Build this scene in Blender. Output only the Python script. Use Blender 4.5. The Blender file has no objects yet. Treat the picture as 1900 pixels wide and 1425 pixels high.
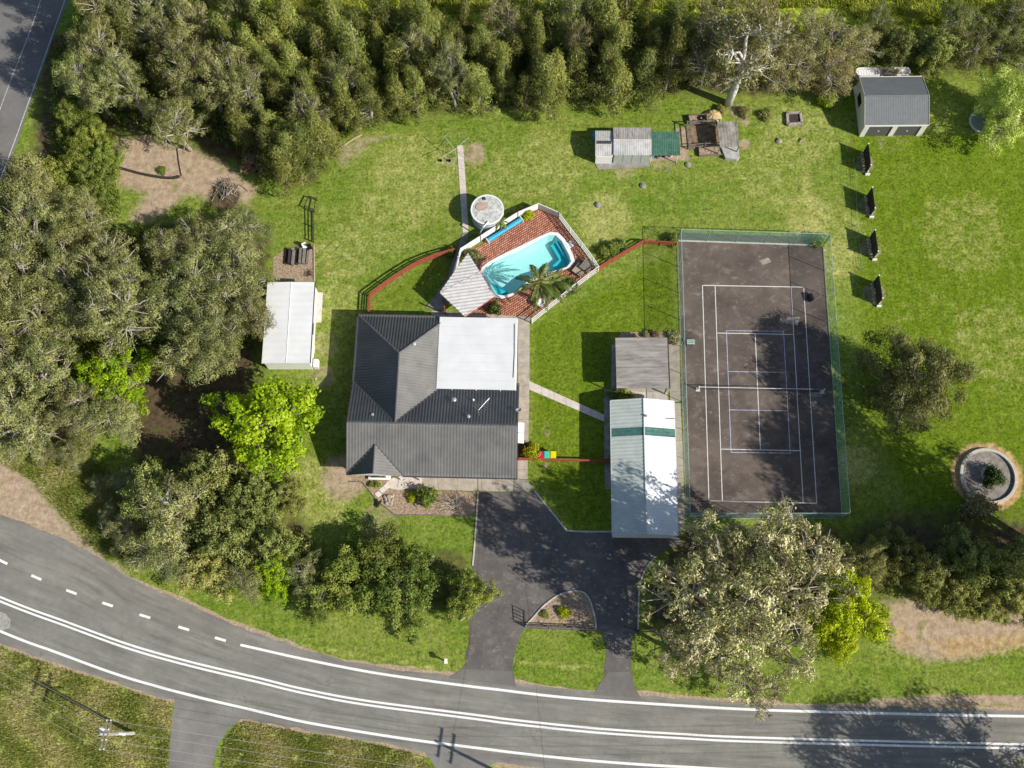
import bpy, bmesh, math, random
import numpy as np
from mathutils import Vector, Matrix
from mathutils.geometry import tessellate_polygon

# ------------------------------------------------------------------ scene, camera, light
S = bpy.context.scene
COL = S.collection
random.seed(7)
RNG = np.random.default_rng(11)

CAM_H = 109.2
FPX = 2000.0                                   # focal length in pixels of a 1900 px wide frame
PITCH = math.radians(17.18)
ROLL = math.radians(-2.4)
_f = np.array([0, math.sin(PITCH), -math.cos(PITCH)])
_u = np.array([0, math.cos(PITCH), math.sin(PITCH)])
_r = np.array([1.0, 0, 0])
_c, _s = math.cos(ROLL), math.sin(ROLL)
RT = _c*_r + _s*_u
UP = -_s*_r + _c*_u
cam = bpy.data.cameras.new('camera')
cam.sensor_width = 36.0
cam.lens = FPX/1900*36.0
cam.clip_start = 1.0
cam.clip_end = 6000
co = bpy.data.objects.new('camera', cam)
COL.objects.link(co)
co.matrix_world = Matrix(((RT[0], UP[0], -_f[0], 0), (RT[1], UP[1], -_f[1], 0), (RT[2], UP[2], -_f[2], CAM_H), (0, 0, 0, 1)))
S.camera = co

SUN_EL = math.radians(35.5)
SUN_AZ = np.array([0.887, -0.462])             # horizontal direction towards the sun
W = bpy.data.worlds.new('World')
S.world = W
W.use_nodes = True
nt = W.node_tree
bg = nt.nodes['Background']
sky = nt.nodes.new('ShaderNodeTexSky')
sky.sky_type = 'NISHITA'
sky.sun_disc = False
sky.sun_elevation = SUN_EL
sky.sun_rotation = math.atan2(SUN_AZ[0], SUN_AZ[1])
nt.links.new(sky.outputs[0], bg.inputs[0])
bg.inputs[1].default_value = 0.10
sun = bpy.data.lights.new('sun', 'SUN')
sun.energy = 5.0
sun.angle = math.radians(0.5)
sun.color = (1.0, 0.95, 0.86)
so = bpy.data.objects.new('sun', sun)
COL.objects.link(so)
_d = Vector((SUN_AZ[0]*math.cos(SUN_EL), SUN_AZ[1]*math.cos(SUN_EL), math.sin(SUN_EL)))
so.rotation_euler = _d.to_track_quat('Z', 'Y').to_euler()
so.location = (60, -30, 60)
S.view_settings.view_transform = 'Standard'
S.view_settings.look = 'None'
S.view_settings.exposure = 0.2
S.view_settings.gamma = 1.0
S.render.engine = 'CYCLES'
S.cycles.max_bounces = 6
S.cycles.transparent_max_bounces = 16


def G(u, v, z=0.0):
    """ground position of a surveyed point of the photograph at height z (metres)"""
    d = RT*(u-950)/FPX - UP*(v-712.5)/FPX + _f
    t = (z-CAM_H)/d[2]
    return (d[0]*t, d[1]*t)


def GP(pts, z=0.0):
    return [G(a, b, z) for a, b in pts]


# ------------------------------------------------------------------ materials
MATS = {}


def mat(name, col, rough=0.8, var=0.25, scale=3.0, bump=0.0, bscale=None, metal=0.0, col2=None, spec=0.3, detail=6.0, stretch=None):
    """a colour broken up by noise, with a little relief"""
    if name in MATS:
        return MATS[name]
    m = bpy.data.materials.new(name)
    m.use_nodes = True
    n = m.node_tree.nodes
    L = m.node_tree.links
    p = n['Principled BSDF']
    p.inputs['Roughness'].default_value = rough
    p.inputs['Metallic'].default_value = metal
    p.inputs['Specular IOR Level'].default_value = spec
    g = n.new('ShaderNodeNewGeometry')
    src = g.outputs['Position']
    if stretch:
        mp = n.new('ShaderNodeMapping')
        mp.inputs['Scale'].default_value = stretch
        mp.inputs['Rotation'].default_value = (0, 0, math.radians(3.5))
        L.new(src, mp.inputs['Vector'])
        src = mp.outputs[0]
    t = n.new('ShaderNodeTexNoise')
    t.inputs['Scale'].default_value = scale
    t.inputs['Detail'].default_value = detail
    t.inputs['Roughness'].default_value = 0.65
    L.new(src, t.inputs['Vector'])
    r = n.new('ShaderNodeValToRGB')
    c2 = col2 if col2 else tuple(min(1, c*(1+var)) for c in col)
    c1 = tuple(c*(1-var) for c in col)
    r.color_ramp.elements[0].position = 0.32
    r.color_ramp.elements[1].position = 0.68
    r.color_ramp.elements[0].color = (*c1, 1)
    r.color_ramp.elements[1].color = (*c2, 1)
    L.new(t.outputs[0], r.inputs[0])
    L.new(r.outputs[0], p.inputs['Base Color'])
    if bump > 0:
        t2 = n.new('ShaderNodeTexNoise')
        t2.inputs['Scale'].default_value = bscale or scale*4
        t2.inputs['Detail'].default_value = 4
        L.new(src, t2.inputs['Vector'])
        b = n.new('ShaderNodeBump')
        b.inputs['Strength'].default_value = 0.7
        b.inputs['Distance'].default_value = bump
        L.new(t2.outputs[0], b.inputs['Height'])
        L.new(b.outputs[0], p.inputs['Normal'])
    MATS[name] = m
    return m


def leaf_mat(name, cols, trans=0.3, obvar=0.25):
    """leaves: colour picked per leaf (attribute lv) and shifted per tree"""
    m = bpy.data.materials.new(name)
    m.use_nodes = True
    n = m.node_tree.nodes
    L = m.node_tree.links
    for x in list(n):
        if x.type == 'BSDF_PRINCIPLED':
            n.remove(x)
    out = n['Material Output']
    a = n.new('ShaderNodeAttribute')
    a.attribute_name = 'lv'
    r = n.new('ShaderNodeValToRGB')
    e = r.color_ramp.elements
    while len(e) < len(cols):
        e.new(0.5)
    for i, (pos, c) in enumerate(cols):
        e[i].position = pos
        e[i].color = (*c, 1)
    L.new(a.outputs['Fac'], r.inputs[0])
    oi = n.new('ShaderNodeObjectInfo')
    hs = n.new('ShaderNodeHueSaturation')
    mr = n.new('ShaderNodeMapRange')
    mr.inputs['To Min'].default_value = 1-obvar
    mr.inputs['To Max'].default_value = 1+obvar
    L.new(oi.outputs['Random'], mr.inputs['Value'])
    L.new(mr.outputs[0], hs.inputs['Value'])
    mr2 = n.new('ShaderNodeMapRange')
    mr2.inputs['To Min'].default_value = 0.485
    mr2.inputs['To Max'].default_value = 0.515
    mu = n.new('ShaderNodeMath')
    mu.operation = 'FRACT'
    mm = n.new('ShaderNodeMath')
    mm.operation = 'MULTIPLY'
    mm.inputs[1].default_value = 7.31
    L.new(oi.outputs['Random'], mm.inputs[0])
    L.new(mm.outputs[0], mu.inputs[0])
    L.new(mu.outputs[0], mr2.inputs['Value'])
    L.new(mr2.outputs[0], hs.inputs['Hue'])
    L.new(r.outputs[0], hs.inputs['Color'])
    d = n.new('ShaderNodeBsdfDiffuse')
    t = n.new('ShaderNodeBsdfTranslucent')
    gl = n.new('ShaderNodeBsdfGlossy')
    gl.inputs['Roughness'].default_value = 0.45
    gl.inputs['Color'].default_value = (1, 1, 1, 1)
    L.new(hs.outputs[0], d.inputs[0])
    L.new(hs.outputs[0], t.inputs[0])
    mx = n.new('ShaderNodeMixShader')
    mx.inputs[0].default_value = trans
    L.new(d.outputs[0], mx.inputs[1])
    L.new(t.outputs[0], mx.inputs[2])
    mx2 = n.new('ShaderNodeMixShader')
    mx2.inputs[0].default_value = 0.015
    L.new(mx.outputs[0], mx2.inputs[1])
    L.new(gl.outputs[0], mx2.inputs[2])
    L.new(mx2.outputs[0], out.inputs[0])
    MATS[name] = m
    return m


def see_through(name, col, alpha, rough=0.6):
    m = bpy.data.materials.new(name)
    m.use_nodes = True
    p = m.node_tree.nodes['Principled BSDF']
    p.inputs['Base Color'].default_value = (*col, 1)
    p.inputs['Roughness'].default_value = rough
    p.inputs['Alpha'].default_value = alpha
    MATS[name] = m
    return m


M_CONC = mat('concrete', (0.42, 0.37, 0.30), 0.9, 0.22, 1.3, 0.004, 30)
M_CONC2 = mat('pale_concrete', (0.60, 0.53, 0.47), 0.9, 0.16, 1.6, 0.003, 30)
M_CONCD = mat('grey_concrete', (0.27, 0.25, 0.22), 0.9, 0.35, 1.2, 0.004, 25)
M_KERB = mat('kerb_concrete', (0.50, 0.46, 0.40), 0.9, 0.2, 3)
M_TILE = mat('dark_roof_tile', (0.155, 0.155, 0.155), 0.55, 0.20, 0.45, col2=(0.20, 0.192, 0.178), bump=0.004, bscale=9, spec=0.45)
M_TILECAP = mat('roof_ridge_cap', (0.10, 0.10, 0.105), 0.55, 0.25, 2)
M_WHITE = mat('white_sheet', (0.70, 0.70, 0.69), 0.45, 0.07, 0.45, spec=0.4)
M_WPAINT = mat('white_paint', (0.78, 0.77, 0.75), 0.5, 0.05, 2)
M_BRICK = mat('brown_brick', (0.30, 0.17, 0.11), 0.9, 0.35, 7, 0.004, 20)
M_GUTTER = mat('charcoal_gutter', (0.06, 0.06, 0.065), 0.5, 0.2, 2)
M_GLASS = mat('window_glass', (0.02, 0.025, 0.03), 0.08, 0.2, 1, spec=0.6)
M_STEEL = mat('galvanised_steel', (0.55, 0.56, 0.56), 0.4, 0.12, 3, metal=0.6)
M_RED = mat('red_brown_timber', (0.30, 0.075, 0.04), 0.8, 0.3, 5)
M_REDSTEEL = mat('red_post_paint', (0.34, 0.07, 0.05), 0.6, 0.2, 5)
M_GREY = mat('weathered_timber', (0.20, 0.175, 0.15), 0.9, 0.4, 5)
M_DARKT = mat('dark_timber', (0.045, 0.038, 0.032), 0.9, 0.5, 5)
M_PALET = mat('pale_log', (0.45, 0.36, 0.26), 0.9, 0.35, 6)
M_GREENR = mat('green_sheet', (0.065, 0.15, 0.105), 0.5, 0.35, 2.0)
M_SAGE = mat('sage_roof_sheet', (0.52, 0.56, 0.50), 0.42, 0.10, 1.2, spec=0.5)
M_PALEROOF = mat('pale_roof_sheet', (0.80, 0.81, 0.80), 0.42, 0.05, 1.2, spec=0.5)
M_GREENBAND = mat('translucent_green_sheet', (0.07, 0.17, 0.14), 0.25, 0.3, 2.5, spec=0.6)
M_GAZ = mat('stained_fibre_sheet', (0.29, 0.265, 0.24), 0.9, 0.38, 1.0, 0.004, 12, stretch=(0.5, 3.2, 1))
M_SHEDROOF = mat('slate_grey_sheet', (0.14, 0.15, 0.152), 0.45, 0.10, 1.5, spec=0.45)
M_CREAM = mat('cream_wall', (0.72, 0.69, 0.62), 0.7, 0.08, 2)
M_ROLLER = mat('grey_roller_door', (0.10, 0.10, 0.10), 0.5, 0.1, 3)
M_ASPH = None
M_BLACK = mat('black_steel', (0.012, 0.012, 0.013), 0.5, 0.2, 3)
M_BARKW = mat('pale_bark', (0.44, 0.40, 0.34), 0.85, 0.4, 3, stretch=(1, 1, 0.4))
M_BARKP = mat('white_bark', (0.66, 0.63, 0.58), 0.85, 0.25, 2, stretch=(1, 1, 0.4))
M_BARKD = mat('brown_bark', (0.19, 0.16, 0.13), 0.9, 0.4, 3, stretch=(1, 1, 0.4))
M_SOIL = mat('dark_soil', (0.055, 0.042, 0.032), 0.95, 0.5, 3, 0.03, 9)
M_MULCH = mat('bark_mulch', (0.34, 0.25, 0.17), 0.95, 0.65, 5.5, 0.04, 12)
M_STRAW = mat('straw', (0.50, 0.38, 0.20), 0.95, 0.4, 6, 0.03, 15)
M_ROCK = mat('grey_rock', (0.34, 0.30, 0.26), 0.9, 0.4, 4, 0.02, 8)
M_OLDTIN = mat('old_galvanised_sheet', (0.47, 0.46, 0.44), 0.6, 0.25, 1.2, metal=0.15)
M_OLDTIN2 = mat('stained_galvanised_sheet', (0.33, 0.31, 0.29), 0.7, 0.4, 1.4, stretch=(3, 0.7, 1))
M_TANK = mat('lichen_concrete', (0.50, 0.50, 0.47), 0.9, 0.45, 3.2, 0.01, 12)
M_TANKW = mat('tank_wall', (0.40, 0.44, 0.45), 0.8, 0.15, 2)
M_BLUE = mat('blue_vinyl', (0.02, 0.36, 0.62), 0.5, 0.15, 4)
M_CABLE = mat('aluminium_cable', (0.45, 0.44, 0.42), 0.5, 0.1, 4)
M_LINE = mat('road_paint', (0.80, 0.79, 0.76), 0.7, 0.14, 5, col2=(0.90, 0.89, 0.86))
M_CLINE = mat('court_paint', (0.72, 0.70, 0.67), 0.7, 0.12, 2)
M_CLINEB = mat('blue_court_paint', (0.50, 0.50, 0.66), 0.7, 0.3, 2)
M_CHAIN = see_through('green_chain_link', (0.30, 0.60, 0.48), 0.26)
M_NET = see_through('tennis_net', (0.03, 0.03, 0.03), 0.22)
M_POSTG = mat('green_post_paint', (0.36, 0.46, 0.40), 0.5, 0.15, 3)
M_POOL = mat('pool_shell', (0.62, 0.80, 0.76), 0.6, 0.05, 1.5)
M_POOLB = mat('pool_step_and_shade', (0.05, 0.53, 0.60), 0.6, 0.06, 1.5)

L_CAS = leaf_mat('casuarina_leaf', [(0.0, (0.102, 0.122, 0.022)), (0.55, (0.245, 0.268, 0.056)), (1.0, (0.43, 0.435, 0.125))], 0.3, 0.36)
L_EUC = leaf_mat('eucalypt_leaf', [(0.0, (0.11, 0.130, 0.034)), (0.5, (0.285, 0.302, 0.092)), (1.0, (0.51, 0.495, 0.205))])
L_LIME = leaf_mat('lime_leaf', [(0.0, (0.16, 0.27, 0.008)), (0.6, (0.35, 0.48, 0.010)), (1.0, (0.55, 0.64, 0.02))], 0.35, 0.12)
L_YEL = leaf_mat('yellow_green_leaf', [(0.0, (0.24, 0.29, 0.005)), (0.6, (0.47, 0.52, 0.007)), (1.0, (0.66, 0.66, 0.010))], 0.3, 0.1)
L_CREAM = leaf_mat('cream_tipped_leaf', [(0.0, (0.14, 0.145, 0.042)), (0.42, (0.30, 0.29, 0.10)), (0.58, (0.60, 0.54, 0.26)), (1.0, (0.90, 0.82, 0.52))], 0.25, 0.12)
L_DARK = leaf_mat('dense_green_leaf', [(0.0, (0.10, 0.150, 0.020)), (0.6, (0.24, 0.29, 0.045)), (1.0, (0.40, 0.43, 0.085))])
L_BROWN = leaf_mat('brown_olive_leaf', [(0.0, (0.155, 0.14, 0.050)), (0.6, (0.315, 0.285, 0.105)), (1.0, (0.50, 0.45, 0.20))])
L_WEEP = leaf_mat('grey_green_leaf', [(0.0, (0.115, 0.138, 0.032)), (0.6, (0.27, 0.29, 0.085)), (1.0, (0.46, 0.46, 0.17))])
L_FRESH = leaf_mat('fresh_green_leaf', [(0.0, (0.28, 0.38, 0.05)), (0.6, (0.50, 0.60, 0.10)), (1.0, (0.72, 0.76, 0.25))], 0.35, 0.1)
L_PALM = leaf_mat('palm_leaf', [(0.0, (0.035, 0.065, 0.012)), (0.6, (0.09, 0.14, 0.022)), (1.0, (0.34, 0.37, 0.06))], 0.25)
L_GRASS = leaf_mat('long_grass_blade', [(0.0, (0.15, 0.20, 0.02)), (0.4, (0.30, 0.32, 0.06)), (0.7, (0.50, 0.44, 0.17)), (1.0, (0.68, 0.57, 0.32))], 0.3, 0.05)
L_FIELD = leaf_mat('field_grass_blade', [(0.0, (0.17, 0.235, 0.02)), (0.6, (0.34, 0.41, 0.04)), (1.0, (0.52, 0.53, 0.12))], 0.3, 0.05)
L_MIX = leaf_mat('olive_green_leaf', [(0.0, (0.13, 0.155, 0.030)), (0.6, (0.29, 0.315, 0.075)), (1.0, (0.49, 0.48, 0.16))])
L_DEAD = leaf_mat('dead_leaf', [(0.0, (0.20, 0.13, 0.07)), (1.0, (0.42, 0.29, 0.17))], 0.2)


# ------------------------------------------------------------------ object helpers
XF = {}


def tag(o, label=None, cat=None, group=None, kind=None):
    if label:
        o['label'] = label
    if cat:
        o['category'] = cat
    if group:
        o['group'] = group
    if kind:
        o['kind'] = kind
    return o


def thing(name, label, cat, loc=(0, 0, 0), yaw=0.0, group=None, kind=None):
    o = bpy.data.objects.new(name, None)
    o.empty_display_size = 0.2
    COL.objects.link(o)
    loc = tuple(loc)+(0.0,)*(3-len(loc))
    o.location = loc
    o.rotation_euler = (0, 0, yaw)
    XF[o.name] = (np.array(loc), yaw)
    return tag(o, label, cat, group, kind)


class MB:
    def __init__(self):
        self.v = []
        self.f = []

    def add(self, vs, fs):
        b = len(self.v)
        self.v += [tuple(map(float, p)) for p in vs]
        self.f += [tuple(i+b for i in q) for q in fs]
        return self

    def box(self, x0, x1, y0, y1, z0, z1):
        return self.prism([(x0, y0), (x1, y0), (x1, y1), (x0, y1)], z0, z1)

    def obox(self, c, size, yaw=0.0, pitch=0.0):
        """box centred on c (its base centre), turned by yaw"""
        sx, sy, sz = size[0]/2, size[1]/2, size[2]
        ca, sa = math.cos(yaw), math.sin(yaw)
        vs = []
        for z in (0, sz):
            for x, y in ((-sx, -sy), (sx, -sy), (sx, sy), (-sx, sy)):
                vs.append((c[0]+ca*x-sa*y, c[1]+sa*x+ca*y, c[2]+z))
        return self.add(vs, [(3, 2, 1, 0), (4, 5, 6, 7), (0, 1, 5, 4), (1, 2, 6, 5), (2, 3, 7, 6), (3, 0, 4, 7)])

    def prism(self, poly, z0, z1):
        a = sum(poly[i][0]*poly[(i+1) % len(poly)][1]-poly[(i+1) % len(poly)][0]*poly[i][1] for i in range(len(poly)))
        if a < 0:
            poly = poly[::-1]
        n = len(poly)
        b = len(self.v)
        self.v += [(float(x), float(y), float(z0)) for x, y in poly]+[(float(x), float(y), float(z1)) for x, y in poly]
        for i in range(n):
            j = (i+1) % n
            self.f.append((b+i, b+j, b+n+j, b+n+i))
        if n <= 4:
            self.f.append(tuple(b+n+i for i in range(n)))
            self.f.append(tuple(b+i for i in range(n-1, -1, -1)))
        else:
            for t in tessellate_polygon([[Vector((x, y, 0)) for x, y in poly]]):
                p = [poly[k] for k in t]
                ar = (p[1][0]-p[0][0])*(p[2][1]-p[0][1])-(p[2][0]-p[0][0])*(p[1][1]-p[0][1])
                if ar < 0:
                    t = t[::-1]
                self.f.append(tuple(b+n+k for k in t))
                self.f.append(tuple(b+k for k in t[::-1]))
        return self

    def sheet(self, poly, z, holes=()):
        loops = [poly]+list(holes)
        flat = [p for l in loops for p in l]
        b = len(self.v)
        self.v += [(float(x), float(y), float(z)) for x, y in flat]
        for t in tessellate_polygon([[Vector((x, y, 0)) for x, y in l] for l in loops]):
            p = [flat[k] for k in t]
            ar = (p[1][0]-p[0][0])*(p[2][1]-p[0][1])-(p[2][0]-p[0][0])*(p[1][1]-p[0][1])
            if ar < 0:
                t = t[::-1]
            self.f.append(tuple(b+k for k in t))
        return self

    def tube(self, pts, r, n=6, cap=True):
        pts = [np.array(p, float) for p in pts]
        rs = [r]*len(pts) if np.isscalar(r) else list(r)
        b = len(self.v)
        prev = None
        for i, p in enumerate(pts):
            t = pts[min(i+1, len(pts)-1)]-pts[max(i-1, 0)]
            t = t/(np.linalg.norm(t)+1e-9)
            if prev is None:
                ref = np.array([0, 0, 1.0]) if abs(t[2]) < 0.9 else np.array([1.0, 0, 0])
            else:
                ref = prev
            a = ref-t*(ref@t)
            a /= (np.linalg.norm(a)+1e-9)
            prev = a
            c = np.cross(t, a)
            for k in range(n):
                w = 2*math.pi*k/n
                q = p+rs[i]*(math.cos(w)*a+math.sin(w)*c)
                self.v.append((float(q[0]), float(q[1]), float(q[2])))
        for i in range(len(pts)-1):
            for k in range(n):
                k2 = (k+1) % n
                self.f.append((b+i*n+k, b+i*n+k2, b+(i+1)*n+k2, b+(i+1)*n+k))
        if cap:
            self.f.append(tuple(b+k for k in range(n-1, -1, -1)))
            e = b+(len(pts)-1)*n
            self.f.append(tuple(e+k for k in range(n)))
        return self

    def bar(self, p, q, w, h):
        """rectangular bar from p to q (centre line of its underside), width w, height h"""
        p = np.array(p, float)
        q = np.array(q, float)
        d = q-p
        s = np.array([-d[1], d[0], 0])
        s = s/(np.linalg.norm(s)+1e-9)*w/2
        z = np.array([0, 0, h])
        return self.add([p-s, p+s, q+s, q-s, p-s+z, p+s+z, q+s+z, q-s+z],
                        [(0, 1, 2, 3), (7, 6, 5, 4), (0, 4, 5, 1), (1, 5, 6, 2), (2, 6, 7, 3), (3, 7, 4, 0)])

    def lathe(self, c, prof, n=32):
        b = len(self.v)
        for r, z in prof:
            for k in range(n):
                w = 2*math.pi*k/n
                self.v.append((c[0]+r*math.cos(w), c[1]+r*math.sin(w), c[2]+z))
        for i in range(len(prof)-1):
            for k in range(n):
                k2 = (k+1) % n
                self.f.append((b+i*n+k, b+i*n+k2, b+(i+1)*n+k2, b+(i+1)*n+k))
        return self

    def strip(self, pts, w, z, h=None):
        """flat ribbon (or low kerb when h is given) along a line of ground points"""
        pts = np.array(pts, float)
        t = np.gradient(pts, axis=0)
        t /= np.linalg.norm(t, axis=1)[:, None]+1e-9
        nn = np.stack([-t[:, 1], t[:, 0]], 1)*w/2
        a = pts+nn
        c = pts-nn
        n = len(pts)
        b = len(self.v)
        if h is None:
            for q in (a, c):
                self.v += [(float(x), float(y), z) for x, y in q]
            for i in range(n-1):
                self.f.append((b+i, b+n+i, b+n+i+1, b+i+1))
        else:
            for q, zz in ((a, z), (a, z+h), (c, z+h), (c, z)):
                self.v += [(float(x), float(y), zz) for x, y in q]
            for i in range(n-1):
                for k in range(3):
                    self.f.append((b+k*n+i, b+(k+1)*n+i, b+(k+1)*n+i+1, b+k*n+i+1))
            self.f.append((b, b+3*n, b+2*n, b+n))
            e = n-1
            self.f.append((b+e, b+n+e, b+2*n+e, b+3*n+e))
        return self

    def build(self, name, m, parent=None, world=True, smooth=False, label=None, cat=None, group=None, kind=None):
        v = np.array(self.v)
        loc = (0, 0, 0)
        if parent is not None:
            if world:
                P0, yaw = XF[parent.name]
                v = v-P0
                ca, sa = math.cos(-yaw), math.sin(-yaw)
                v = np.stack([ca*v[:, 0]-sa*v[:, 1], sa*v[:, 0]+ca*v[:, 1], v[:, 2]], 1)
        else:
            lo, hi = v.min(0), v.max(0)
            loc = ((lo[0]+hi[0])/2, (lo[1]+hi[1])/2, lo[2])
            v = v-np.array(loc)
        me = bpy.data.meshes.new(name)
        me.from_pydata(v.tolist(), [], self.f)
        if smooth:
            me.polygons.foreach_set('use_smooth', [True]*len(me.polygons))
        me.materials.append(m)
        o = bpy.data.objects.new(name, me)
        COL.objects.link(o)
        o.location = loc
        if parent is not None:
            o.parent = parent
            XF[o.name] = XF[parent.name]
            # a sub-part sits in the frame of its part, whose own frame equals that of the thing
        else:
            XF[o.name] = (np.array(loc), 0.0)
        return tag(o, label, cat, group, kind)


def spline(pts, step=0.6):
    """Catmull-Rom through points, resampled"""
    P = [np.array(p, float) for p in pts]
    P = [2*P[0]-P[1]]+P+[2*P[-1]-P[-2]]
    out = []
    for i in range(1, len(P)-2):
        n = max(2, int(np.linalg.norm(P[i+1]-P[i])/step))
        for k in range(n):
            t = k/n
            out.append(0.5*((2*P[i])+(-P[i-1]+P[i+1])*t+(2*P[i-1]-5*P[i]+4*P[i+1]-P[i+2])*t*t+(-P[i-1]+3*P[i]-3*P[i+1]+P[i+2])*t**3))
    out.append(P[-2])
    return np.array(out)


def inside(P, poly):
    P = np.atleast_2d(P)
    poly = np.array(poly)
    r = np.zeros(len(P), bool)
    x, y = P[:, 0], P[:, 1]
    j = len(poly)-1
    for i in range(len(poly)):
        xi, yi = poly[i]
        xj, yj = poly[j]
        c = ((yi > y) != (yj > y)) & (x < (xj-xi)*(y-yi)/(yj-yi+1e-12)+xi)
        r ^= c
        j = i
    return r


def edge_dist(P, poly):
    d = np.full(len(P), 1e9)
    n = len(poly)
    for i in range(n):
        a = np.array(poly[i])
        b = np.array(poly[(i+1) % n])
        ab = b-a
        t = np.clip(((P-a)@ab)/(ab@ab+1e-9), 0, 1)
        d = np.minimum(d, np.linalg.norm(P-(a+t[:, None]*ab), axis=1))
    return d


def pmask(P, px, soft=1.0):
    poly = GP(px)
    ins = inside(P, poly)
    d = edge_dist(P, poly)
    sd = np.where(ins, d, -d)
    return np.clip(0.5+sd/(2*soft), 0, 1)


def blob(P, u, v, r, soft=0.6):
    c = np.array(G(u, v))
    d = np.linalg.norm(P-c, axis=1)
    return np.clip((r-d)/(soft*r)+0.5, 0, 1)


# ------------------------------------------------------------------ the ground
POOL_OUT = [(1145, 430), (1050, 470), (940, 525), (820, 582), (700, 640), (600, 695), (540, 745), (522, 795), (560, 865), (605, 940), (645, 1005), (720, 1018), (800, 998), (870, 955), (940, 900), (1040, 845), (1140, 805), (1240, 772), (1325, 740), (1362, 690), (1345, 630), (1315, 570), (1275, 495), (1215, 438)]
ZP = lambda a, b: (780+a/4.75, 340+b/4.75)
POOL_W = [G(*ZP(a, b)) for a, b in POOL_OUT]
POOL_C = np.mean(np.array(POOL_W), axis=0)
POOL_IN = [tuple(np.array(p)+(POOL_C-np.array(p))/np.linalg.norm(POOL_C-np.array(p))*0.42) for p in POOL_W]

gx = np.concatenate([[-2500, -900, -400, -200, -120, -90], np.arange(-78, 78.1, 0.5), [90, 120, 200, 400, 900, 2500]])
gy = np.concatenate([[-2500, -900, -400, -150, -70, -35, -20], np.arange(-14, 96.1, 0.5), [110, 140, 200, 400, 900, 2500]])
NX, NY = len(gx), len(gy)
XX, YY = np.meshgrid(gx, gy)
GV = np.stack([XX.ravel(), YY.ravel(), np.zeros(NX*NY)], 1)
P2 = GV[:, :2]
ii = (np.arange(NY-1)[:, None]*NX+np.arange(NX-1)[None, :]).ravel()
quads = np.stack([ii, ii+1, ii+1+NX, ii+NX], 1)
inpool = inside(P2, POOL_W)
cen = GV[quads].mean(1)[:, :2]
keep = ~(inpool[quads].any(1) | inside(cen, POOL_W))
quads = quads[keep]


def fast_mesh(name, V, Q, attrs=None, n=4):
    me = bpy.data.meshes.new(name)
    me.vertices.add(len(V))
    me.vertices.foreach_set('co', np.ascontiguousarray(V, dtype=np.float32).ravel())
    Q = np.ascontiguousarray(Q, dtype=np.int32)
    me.loops.add(Q.size)
    me.loops.foreach_set('vertex_index', Q.ravel())
    me.polygons.add(len(Q))
    me.polygons.foreach_set('loop_start', np.arange(0, Q.size, n, dtype=np.int32))
    me.update(calc_edges=True)
    for k, a in (attrs or {}).items():
        at = me.attributes.new(k, 'FLOAT', 'POINT')
        at.data.foreach_set('value', np.ascontiguousarray(a, dtype=np.float32))
    return me


mx = np.maximum


def many(fs):
    r = fs[0]
    for f in fs[1:]:
        r = np.maximum(r, f)
    return r


# bare earth, leaf litter, dry turf, rich turf and tall field grass: where each grows
dirt = many([
    pmask(P2, [(215, 255), (270, 250), (330, 262), (420, 300), (450, 330), (480, 350), (460, 380), (400, 375), (350, 360), (300, 400), (260, 420), (240, 400), (270, 360), (215, 345)], 1.3)*0.95,
    pmask(P2, [(-200, 840), (30, 850), (70, 905), (110, 950), (170, 1015), (250, 1075), (230, 1085), (120, 1010), (-200, 960)], 1.2),
    pmask(P2, [(1640, 1120), (1700, 1105), (1800, 1120), (2200, 1100), (2200, 1190), (1900, 1195), (1780, 1225), (1700, 1222), (1650, 1195)], 1.4),
    pmask(P2, [(2300, 1296), (1760, 1288), (1610, 1296), (1610, 1309), (2300, 1319)], 0.3)*0.9,
    pmask(P2, [(615, 262), (690, 245), (740, 250), (660, 300), (620, 340)], 1.2)*0.55,
    pmask(P2, [(1250, 236), (1275, 236), (1280, 300), (1252, 296)], 0.4)*0.9,
    blob(P2, 880, 285, 1.6)*0.65, blob(P2, 1365, 205, 1.1)*0.6, blob(P2, 1383, 225, .7)*.7, blob(P2, 1381, 268, .8)*.7, blob(P2, 836, 300, .9)*.5,
    blob(P2, 640, 885, 2.6)*0.75, blob(P2, 705, 968, 2.4)*0.45, blob(P2, 622, 905, 1.6)*.5, blob(P2, 520, 905, 1.5)*.6, blob(P2, 1595, 790, 1.0)*0.3,
    blob(P2, 1603, 303, 1.3)*.55, blob(P2, 1610, 383, 1.3)*.5, blob(P2, 1615, 462, 1.3)*.55, blob(P2, 1622, 546, 1.4)*.6, blob(P2, 1652, 258, 2.2)*.35, blob(P2, 1158, 318, 1.6)*.4, blob(P2, 1230, 303, 1.4)*.5, blob(P2, 602, 640, 1.8)*.45, blob(P2, 598, 700, 1.6)*.5,
    blob(P2, 1012, 800, .8)*.4, blob(P2, 1012, 861, .5)*.6])
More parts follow.
